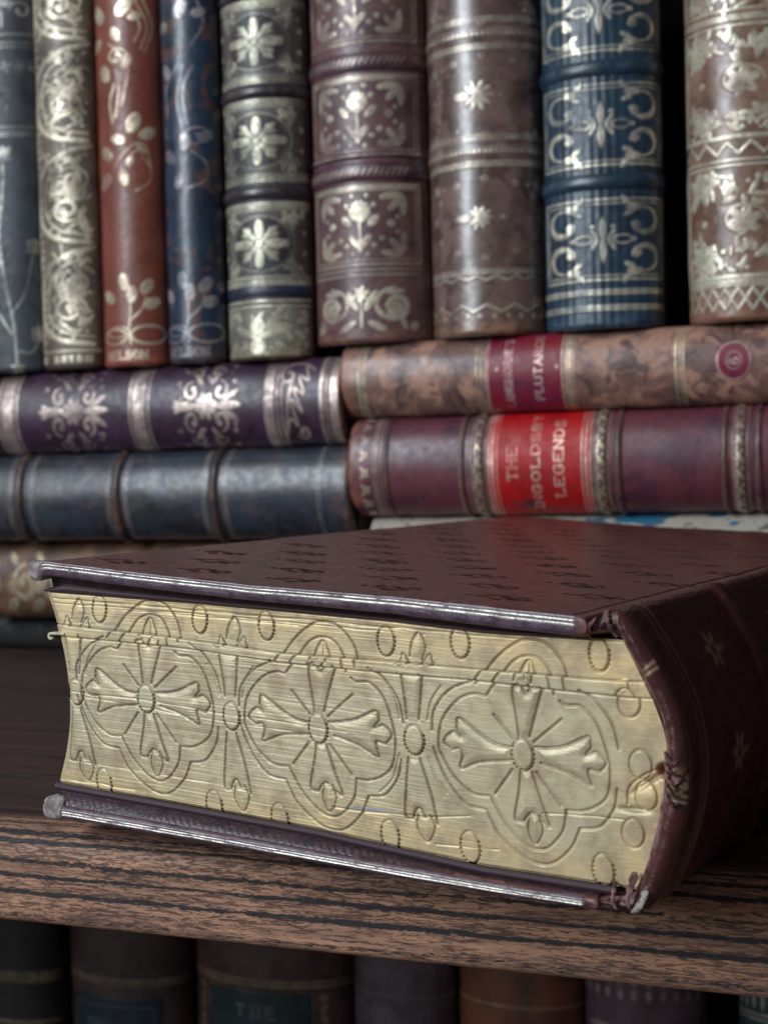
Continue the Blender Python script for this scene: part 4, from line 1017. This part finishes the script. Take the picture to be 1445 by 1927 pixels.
# ---- boards
def profile(nt, r, front, back, dens=.035):
    """list of (y, s) around a board: top back -> top front -> rounded edge -> bottom front -> bottom back"""
    ys = np.concatenate([back - (back - front - r) * (1 - np.linspace(1, 0, nt) ** 1.6)])
    pr = [(y, 1.0) for y in ys]
    return pr
def board(name, ztop, zbot, a0, a1, front, back, tool, mat_, r=.17, n_top=620, lines=None, relief=None, na=560, rl=.18, tint=None, edge_part=False):
    aa_ = np.concatenate([np.linspace(a0, a0 + rl, 14)[:-1], np.linspace(a0 + rl, a1 - .12, na), np.linspace(a1 - .12, a1, 10)[1:]])
    zt_ = ctrl(ztop, aa_); zb_ = ctrl(zbot, aa_)
    d = np.minimum(np.clip((aa_ - a0) / rl, 0, 1), np.clip((a1 - aa_) / .12, 0, 1)); fac = np.sqrt(np.maximum(0, 1 - (1 - d) ** 2))
    zm = (zt_ + zb_) / 2; hh = (zt_ - zb_) / 2 * (.02 + .98 * fac)
    q = np.linspace(0, 1, n_top) ** 1.5
    ys = back - (back - (front + r)) * (1 - q[::-1])          # dense near the front
    yy = [*ys]; ss = [1.0] * len(ys); ed = [0.0] * len(ys)
    for th_ in np.linspace(0, 180, 46)[1:-1]:
        t_ = math.radians(th_); e_ = .62
        yy.append(front + r - r * math.sin(t_) ** e_); ss.append(math.copysign(abs(math.cos(t_)) ** e_, math.cos(t_))); ed.append(th_)
    yb_ = np.linspace(front + r, back, 60); yy += [*yb_]; ss += [-1.0] * 60; ed += [180.0] * 60
    yy = np.array(yy)[None, :]; ss = np.array(ss)[None, :]; ed = np.array(ed)[None, :]
    Aa = aa_[:, None] + 0 * yy; Yy = yy + 0 * Aa; Z = zm[:, None] + hh[:, None] * ss
    tl = tool(Aa, Yy) * (ss > .999) if tool else 0 * Aa
    nzz = Noise2(61)
    bulg = .012 * nzz(Aa * .7, Yy * .5) + .004 * nzz(Aa * 4, Yy * 4)
    Z = Z - .07 * tl + bulg * (ss > .99)
    Yy = Yy + .012 * nzz(Aa * 1.5 + 9, ed * .05) * (ed > 0)
    gl_ = np.zeros_like(Aa)
    if lines:
        zrel = ss + 0 * Aa
        for lo_, hi_, v_ in lines: gl_ = np.maximum(gl_, v_ * sstep(lo_ - .05, lo_, zrel) * sstep(hi_ + .05, hi_, zrel))
        gl_ *= ((ed > 0) & (ed < 180)) * sstep(a0 + .30, a0 + .36, Aa) * sstep(a1 - .12, a1 - .3, Aa)
        # dark tooled furrows between the fillets
    wr = np.clip(sstep(.5, .15, Aa - a0 + .1 * nzz(Aa * 5, Yy * 5)), 0, 1) * .9 + .55 * ((ed > 2) & (ed < 50)) * (nzz(Aa * 2.2, 4) > .1) + .5 * sstep(.25, .0, a1 - Aa)
    o = grid(name, np.stack([Aa, Yy, Z], -1), mat_, BK, {'gilt': gl_, 'tool': tl, 'wear': np.clip(wr, 0, 1)}, flip=False)
    return o
# blind-tooled diaper of small fleurons
ST = Cv(14.6, 26, 26)
def stamp(a, b):
    r_ = random.Random(int(a * 1000 + b * 77))
    q = Px(ST, 1, 1, a, b)
    for (x, y, an, L_, w_) in ((.08, .04, .12, .36, .24), (-.50, -.02, .1, .34, .24), (-.20, .26, .2, .34, .20), (-.10, -.26, -.1, .36, .20), (.30, .24, .1, .30, .16), (-.42, .22, .3, .22, .14), (.30, -.18, .1, .28, .16)):
        q.leaf(x * .95 + r_.uniform(-.05, .05), y + r_.uniform(-.04, .04), an + r_.uniform(-.15, .15), L_ * r_.uniform(.7, 1.05), w_ * r_.uniform(.6, .95), r_.uniform(.75, 1))
    q.disc(.60, .04, .07, 1); q.disc(-.66, .0, .06, 1)
for k in range(0, 15):
    for i in range(-8, 14):
        a = 5.75 + i * 2.42 - 1.08 * k; b_ = 1.05 + 1.74 * k
        if .6 < a < 12.7 and b_ < 24.6: stamp(a + random.uniform(-.04, .04), b_)
# a fillet line by the hinge
tool_up = lambda a, y: np.maximum(ST.samp(np.clip(a, 0, 14.5), np.clip(y, 0, 25.9)), .5 * np.exp(-((a - 12.72) / .03) ** 2))
UT = [(-.62, 6.26), (-.11, 6.31), (2.5, 6.10), (5.42, 5.88), (8.98, 5.71), (11.18, 5.55), (13.07, 5.41)]
UB = [(-.62, 5.90), (-.01, 5.97), (2.5, 5.76), (5.41, 5.55), (8.98, 5.36), (11.17, 5.17), (13.06, 5.03)]
E_LINES = [(.30, .52, 1), (-.10, .14, 1), (.74, .80, .5)]
UBo = board('upper_board', UT, UB, -.60, 13.06, -.35, 25.0, tool_up, M_cover, lines=None)
LT = [(-.4, .80), (.08, .73), (4.4, .55), (8.83, .36), (11.05, .27), (13.16, .22)]
LBm = [(-.4, .42), (.46, .42), (4.39, .29), (8.82, .11), (11.04, .04), (13.16, .0)]
LBo = board('lower_board', LT, LBm, -.42, 13.16, -.35, 25.0, None, M_cover, n_top=80, lines=None)
# the bound edges of the two boards carry gilt fillets: a thin strip of leather laid round each edge
def edge_strip(name, zt_, zb_, a0, a1, front, lines, r=.17, th0=24, th1=172, par=None):
    aa_ = np.linspace(a0, a1, 900)[:, None]; th_ = np.radians(np.linspace(th0, th1, 60))[None, :]
    e_ = .62; ss = np.sign(np.cos(th_)) * np.abs(np.cos(th_)) ** e_; yy = front + r - r * np.sin(th_) ** e_
    Z = (ctrl(zt_, aa_) + ctrl(zb_, aa_)) / 2 + (ctrl(zt_, aa_) - ctrl(zb_, aa_)) / 2 * ss
    nzz = Noise2(14)
    z = ss + .02 * nzz(aa_ * 1.2, 0)
    gl_ = np.zeros(Z.shape)
    for lo_, hi_, v_ in lines: gl_ = np.maximum(gl_, v_ * sstep(lo_ - .05, lo_ + .03, z) * sstep(hi_ + .05, hi_ - .03, z))
    wear_ = np.clip(.9 + .35 * nzz(aa_ * 3, z * 4), 0, 1)
    seg_ = 1 - .6 * (nzz(aa_ * 9 + a1 * 7, 3.3) > .86)
    off = .012 + .018 * gl_ + .006 * nzz(aa_ * 2, z * 2)
    edge_t = np.minimum(np.clip((th_ - th_.min()) / .1, 0, 1), np.clip((th_.max() - th_) / .1, 0, 1)) * np.clip((aa_ - a0) / .05, 0, 1) * np.clip((a1 - aa_) / .05, 0, 1)
    off = off * edge_t - .02 * (1 - edge_t)
    P = np.stack([aa_ + 0 * Z, yy - off * np.sin(th_), Z + off * np.cos(th_)], -1)
    grid(name, P, M_edge, par, {'gilt': gl_ * wear_ * seg_})
edge_strip('gilt_edge', UT, UB, -.25, 12.85, -.35, [(.44, .58, 1), (.06, .22, 1), (.80, .84, .5)], par=UBo)
edge_strip('gilt_edge', LT, LBm, .12, 12.9, -.35, [(.44, .54, .6), (.04, .22, 1), (-.38, -.18, 1)], par=LBo)
# pale rubbed corners
M_corner = plain('rubbed_corner_board', lin(176, 168, 164), .85, .9, 900, c2=lin(116, 104, 104))
def blob(name, c, rad, mat_, par, seed=0, rough=.16):
    nu, nv = 40, 30; u = np.linspace(0, 2 * math.pi, nu, endpoint=False)[None, :]; v = np.linspace(0.001, math.pi - .001, nv)[:, None]
    e_ = .45
    x = np.sign(np.cos(u)) * np.abs(np.cos(u)) ** e_ * np.sin(v) ** .6; y = np.sign(np.sin(u)) * np.abs(np.sin(u)) ** e_ * np.sin(v) ** .6; z = np.sign(np.cos(v)) * np.abs(np.cos(v)) ** .55 + 0 * u
    N = Noise2(seed); rr_ = 1 + rough * N(x * 2.2 + z * 1.7 + 9, y * 2.4 - z * 1.3 + 9) + rough * .5 * N(x * 6 + z * 4 + 30, y * 6 + z * 3)
    P = np.stack([c[0] + rad[0] * x * rr_, c[1] + rad[1] * y * rr_, c[2] + rad[2] * z * rr_], -1)
    return mesh(name, P.reshape(-1, 3), gridfaces(nv, nu, False, 0, True), mat_, par)
blob('worn_corner', (-.42, -.12, 6.09), (.25, .28, .23), M_corner, UBo, 3, .07)
blob('worn_corner', (-.13, -.12, .64), (.30, .28, .26), M_corner, LBo, 6, .07)

# ---- endpapers with a ribbed cloth edge, turn-ins with a rolled rope tooling
s = NT('ribbed_endpaper'); wv = s.n('ShaderNodeTexWave', wave_type='BANDS', bands_direction='X'); s.l(s.tc.outputs['Object'], wv.inputs[0]); wv.inputs['Scale'].default_value = 520
s.l(s.mix(wv.outputs['Fac'], lin(56, 38, 46), lin(72, 52, 60)), s.b.inputs['Base Color']); s.b.inputs['Roughness'].default_value = .55; s.bump(wv.outputs['Fac'], .35, .0003)
M_rib = s.m
def strip(name, a, zlo, zhi, ylo, yhi, mat_, par, bul=.03, n=12, attrs=None, rel=None):
    a = a[:, None]; t_ = np.linspace(0, 1, n)[None, :]
    Z = zlo[:, None] + (zhi - zlo)[:, None] * t_; Y = ylo + (yhi - ylo) * t_ - bul * np.sin(math.pi * t_) + 0 * a
    if rel is not None: Y = Y - rel(a, t_)
    P = np.stack([a + 0 * Z, Y, Z], -1)
    return P, grid(name, P, mat_, par, attrs)
aa_ = np.linspace(-.3, 13.4, 700)
zb1 = ctrl(TB_, aa_) + .01
_, o = strip('endpaper', aa_, zb1 - .17, zb1, -.03, -.03, M_rib, BK, .06, 14)
aa_ = np.linspace(-.45, 12.9, 700); zt1 = ctrl(TT_, aa_) - .01
thk = ctrl([(-.45, .05), (.2, .20), (1.6, .15), (4, .10), (8, .08), (13, .06)], aa_)
strip('endpaper', aa_, zt1, zt1 + thk, -.04, -.02, M_rib, BK, .05, 14)
s = NT('tooled_turn_in'); 
c = s.mix(s.ramp(s.noise(500, 4), .35, .65), lin(66, 44, 50), lin(42, 28, 34)); c = s.mix(s.ramp(s.attr('tool'), .3, .95, 0, .5), c, lin(92, 72, 88))
s.l(c, s.b.inputs['Base Color']); s.b.inputs['Roughness'].default_value = .38; s.bump(s.noise(1500, 3), .5, .0003)
M_turn = s.m
aa_ = np.linspace(-.1, 13.1, 2000)
TIw = ctrl(LT, aa_) - .03
nzz = Noise2(19)
def rope(a, t_):
    ph = (a / .19 + (t_ - .5) * 1.3) % 1.0
    return .022 * np.clip(.55 + .6 * nzz(a * 1.7, t_ * 3), .1, 1) * np.sin(math.pi * ph) ** .6 * np.sin(math.pi * np.clip((t_ - .12) / .7, 0, 1)) ** .5
tv = rope(aa_[:, None], np.linspace(0, 1, 26)[None, :]) / .022
strip('turn_in', aa_, TIw, ctrl(TB_, aa_) - .13, -.27, .0, M_turn, LBo, .02, 26, {'tool': tv}, rope)
aa_ = np.linspace(-.3, 12.9, 500)
strip('turn_in', aa_, ctrl(TT_, aa_) + .03, ctrl(UB, aa_) + .03, .10, .02, M_turn, UBo, .0, 8, {'tool': np.zeros((500, 8))})

# ---- spine
OUT = catmull([(12.95, 5.16), (13.16, 5.30), (13.34, 5.52), (13.58, 5.54), (13.80, 5.36), (14.19, 4.76), (14.55, 4.06), (14.74, 3.47), (14.82, 2.84), (14.81, 2.2), (14.68, 1.55), (14.46, .88), (14.14, .22), (13.86, .01), (13.5, .02), (13.1, .10)], 10)
IN = catmull([(12.95, 5.06), (13.2, 5.10), (13.4, 5.12), (13.55, 5.06), (13.66, 4.98), (13.92, 4.47), (14.2, 3.94), (14.39, 3.47), (14.43, 2.97), (14.36, 2.32), (14.23, 1.66), (14.04, .97), (13.77, .36), (13.6, .27), (13.4, .22), (13.1, .2)], 10)
n = len(OUT)
def resamp(P, m):
    return np.stack([np.interp(np.linspace(0, 1, m), np.linspace(0, 1, len(P)), P[:, i]) for i in (0, 1)], 1)
m_ = 420; O2 = resamp(OUT, m_); I2 = resamp(IN, m_)
tn = np.linspace(0, 1, m_)
# section rows: inner back, inner front ... rounded rim ... outer front ... outer back
rows = []; gil = []; wea = []
SG = Cv(8, 26, 26); qs = Px(SG, 1, 1)       # gilt flowers on the outside: x = arc from top, y = depth
arcO = np.concatenate([[0], np.cumsum(np.hypot(*np.diff(O2, axis=0).T))])
for bc_ in (3.0, 7.6, 12.2, 16.8, 21.4):
    for xc in (2.1, 4.2):
        for a in range(6): qs.leaf(xc, bc_, a * math.pi / 3 + .4, .42, .18, .75)
        qs.disc(xc, bc_, .12, 0, mode='set'); qs.leaf(xc, bc_ + .3, 1.57, .3, .1, .6)
nrm = np.gradient(O2, axis=0); nrm = np.stack([-nrm[:, 1], nrm[:, 0]], 1); nrm /= np.linalg.norm(nrm, axis=1, keepdims=True)
if nrm[m_ // 2, 0] < 0: nrm = -nrm
nzz = Noise2(91)
rim_f = -.18 + .03 * nzz(tn * 20, 1.0)
def addrow(x, z, y, g_, w_): rows.append(np.stack([x, y + 0 * x, z], 1)); gil.append(g_ + 0 * x); wea.append(w_ + 0 * x)
addrow(I2[:, 0], I2[:, 1], 2.0 + 0 * tn, 0, 0); addrow(I2[:, 0], I2[:, 1], .02 + 0 * tn, 0, 1)
for q in np.linspace(0, 1, 26):
    lump = .035 * nzz(tn * 60, q * 3) * (1 - q) ** 2
    f = q; x = I2[:, 0] * (1 - f) + O2[:, 0] * f; z = I2[:, 1] * (1 - f) + O2[:, 1] * f
    y = rim_f - .05 * math.sin(math.pi * q) + .10 * (1 - q) ** 3 + .10 * q ** 4 + lump
    tick = np.zeros(m_)
    for tcx in (.345, .355, .60, .612, .835, .847): tick = np.maximum(tick, np.exp(-((tn - tcx) / .0022) ** 2))
    orn = np.exp(-((tn - .575) / .022) ** 2) * (nzz(tn * 160, q * 9) > 0)
    addrow(x, z, y, np.clip(tick + .55 * orn, 0, 1) * (q > .25) * .8, np.clip((1.15 - q * 4.2) + .5 * nzz(tn * 30, q * 2), 0, 1))
yb_ = np.concatenate([np.linspace(-.02, 1.2, 40), np.linspace(1.23, 25, 560)])
def bands(y): 
    v_ = 0
    for c_ in (5.3, 9.9, 14.5, 19.1): v_ = v_ + .14 * np.exp(-((y - c_) / .28) ** 4)
    return v_ + .05 * np.exp(-((y - .75) / .08) ** 2) + .03 * np.exp(-((y - 1.05) / .05) ** 2)
side = sstep(.12, .24, tn) * sstep(.97, .88, tn)
for y in yb_:
    off = bands(y) * side + .015 * nzz(tn * 9, y * .8) + .006 * nzz(tn * 70, y * 6)
    g_ = SG.samp(arcO, np.full(m_, min(y, 25.9)))
    ridge = np.exp(-((tn - .115) / .03) ** 2)
    addrow(O2[:, 0] + nrm[:, 0] * off, O2[:, 1] + nrm[:, 1] * off, y, g_ * .55 + .12 * math.exp(-((y - 1.0) / .03) ** 2), .35 * ridge * (nzz(y * 3, tn * 40) > .0) + .5 * np.exp(-((y + .02) / .15) ** 2) + .25 * np.clip(bands(y) * 7, 0, 1) * (nzz(tn * 40, y * 5) > .35))
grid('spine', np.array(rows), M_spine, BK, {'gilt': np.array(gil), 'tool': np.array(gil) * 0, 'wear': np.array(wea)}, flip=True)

# ---- torn leather at the joints
s = NT('torn_leather'); s.l(s.mix(s.ramp(s.noise(420, 5, .7), .4, .6), lin(70, 40, 42), lin(140, 100, 96)), s.b.inputs['Base Color']); s.b.inputs['Roughness'].default_value = .75; s.bump(s.noise(900, 4), .8, .0006)
M_torn = s.m
def flap(pts, w0, w1, seed, th=.05, mat_=None, name='torn_leather', par=None):
    P = catmull(pts, 10); n_ = len(P); N = Noise2(seed); R_ = []
    for i in range(n_):
        t_ = P[min(i + 1, n_ - 1)] - P[max(i - 1, 0)]; t_ /= np.linalg.norm(t_) + 1e-9
        sd = np.cross(t_, (0, -1, 0)); sd /= np.linalg.norm(sd) + 1e-9; up = np.cross(t_, sd)
        w_ = (w0 + (w1 - w0) * i / n_) * (1 + .35 * float(N(i * .5, 1))) * min(1, (n_ - i) / 4 + .15, i / 3 + .4)
        ring = []
        for a in np.linspace(0, 2 * math.pi, 16, endpoint=False):
            r_ = 1 + .55 * float(N(i * .9 + 5, a * 2.5))
            ring.append(P[i] + sd * w_ * math.cos(a) * r_ + up * th * math.sin(a) * r_)
        R_.append(ring)
    return mesh(name, np.array(R_).reshape(-1, 3), gridfaces(n_, 16, False, 0, True), mat_ or M_torn, par or BK)
for k, (pts, w0_, w1_) in enumerate((
    ([(12.96, .02, 5.0), (13.02, -.24, 5.1), (13.10, -.33, 5.26), (13.22, -.28, 5.42)], .075, .03),
    ([(13.10, .0, 5.05), (13.16, -.18, 5.16), (13.22, -.26, 5.30), (13.32, -.22, 5.46)], .05, .03),
    ([(13.36, -.12, 5.54), (13.40, -.26, 5.42), (13.47, -.28, 5.24), (13.58, -.2, 5.04)], .09, .03),
    ([(13.52, -.1, 5.52), (13.60, -.24, 5.36), (13.68, -.22, 5.16)], .06, .02),
    ([(13.18, .0, .5), (13.20, -.26, .36), (13.26, -.33, .18), (13.40, -.3, .05)], .05, .03),
    ([(13.36, .0, .5), (13.40, -.2, .36), (13.42, -.3, .2), (13.5, -.3, .06)], .05, .03),
    ([(13.60, -.12, .66), (13.54, -.28, .46), (13.58, -.33, .26), (13.64, -.28, .06)], .09, .03),
    ([(13.80, -.1, .74), (13.76, -.26, .48), (13.72, -.33, .24), (13.80, -.3, .05)], .075, .03),
    ([(13.90, -.1, .8), (13.88, -.26, .6), (13.86, -.3, .4)], .06, .02))):
    if k not in (1, 4, 6, 8): flap(pts, w0_ * .8, w1_ * .7, 1 + k, .016)
flap([(14.02, -.1, .5), (14.02, -.3, .32), (13.94, -.34, .16), (13.80, -.32, .06)], .07, .03, 7, .025, mat_=M_corner)
# leather frayed at the middle of the cap
for k in range(5):
    z0_ = 2.9 - k * .19
    flap([(14.42, -.12, z0_ + .1), (14.50, -.26, z0_ + .02), (14.60, -.24, z0_ - .08), (14.70, -.2, z0_ - .02 - .05 * (k % 2))], .035, .02, 20 + k, .03)
# curled leaf of paper poking out at the fore edge
s = NT('loose_page'); s.l(s.mix(s.ramp(s.noise(300, 3), .4, .6), lin(206, 196, 170), lin(170, 158, 132)), s.b.inputs['Base Color']); s.b.inputs['Roughness'].default_value = .7
t_ = np.linspace(0, 1, 40)[:, None]; v_ = np.linspace(0, 1, 14)[None, :]
th_ = -math.pi * 1.2 * np.clip((t_ - .55) / .45, 0, 1)
xx = .12 - .42 * np.minimum(t_, .6) / .6 * 1.0 + 0 * v_ ; xx = np.where(t_ > .6, -.30 - .05 * np.sin(-(th_)) , xx)
zz = 4.62 + 0 * v_ - np.where(t_ > .6, .06 * (1 - np.cos(th_)), 0)
P = np.stack([xx + 0 * v_, -.06 + v_ * 1.4 + 0 * t_, zz + 0 * t_ + .0 * v_], -1)
o = grid('loose_page', P, s.m, BK)
md = o.modifiers.new('thickness', 'SOLIDIFY'); md.thickness = .0006; md.offset = 0
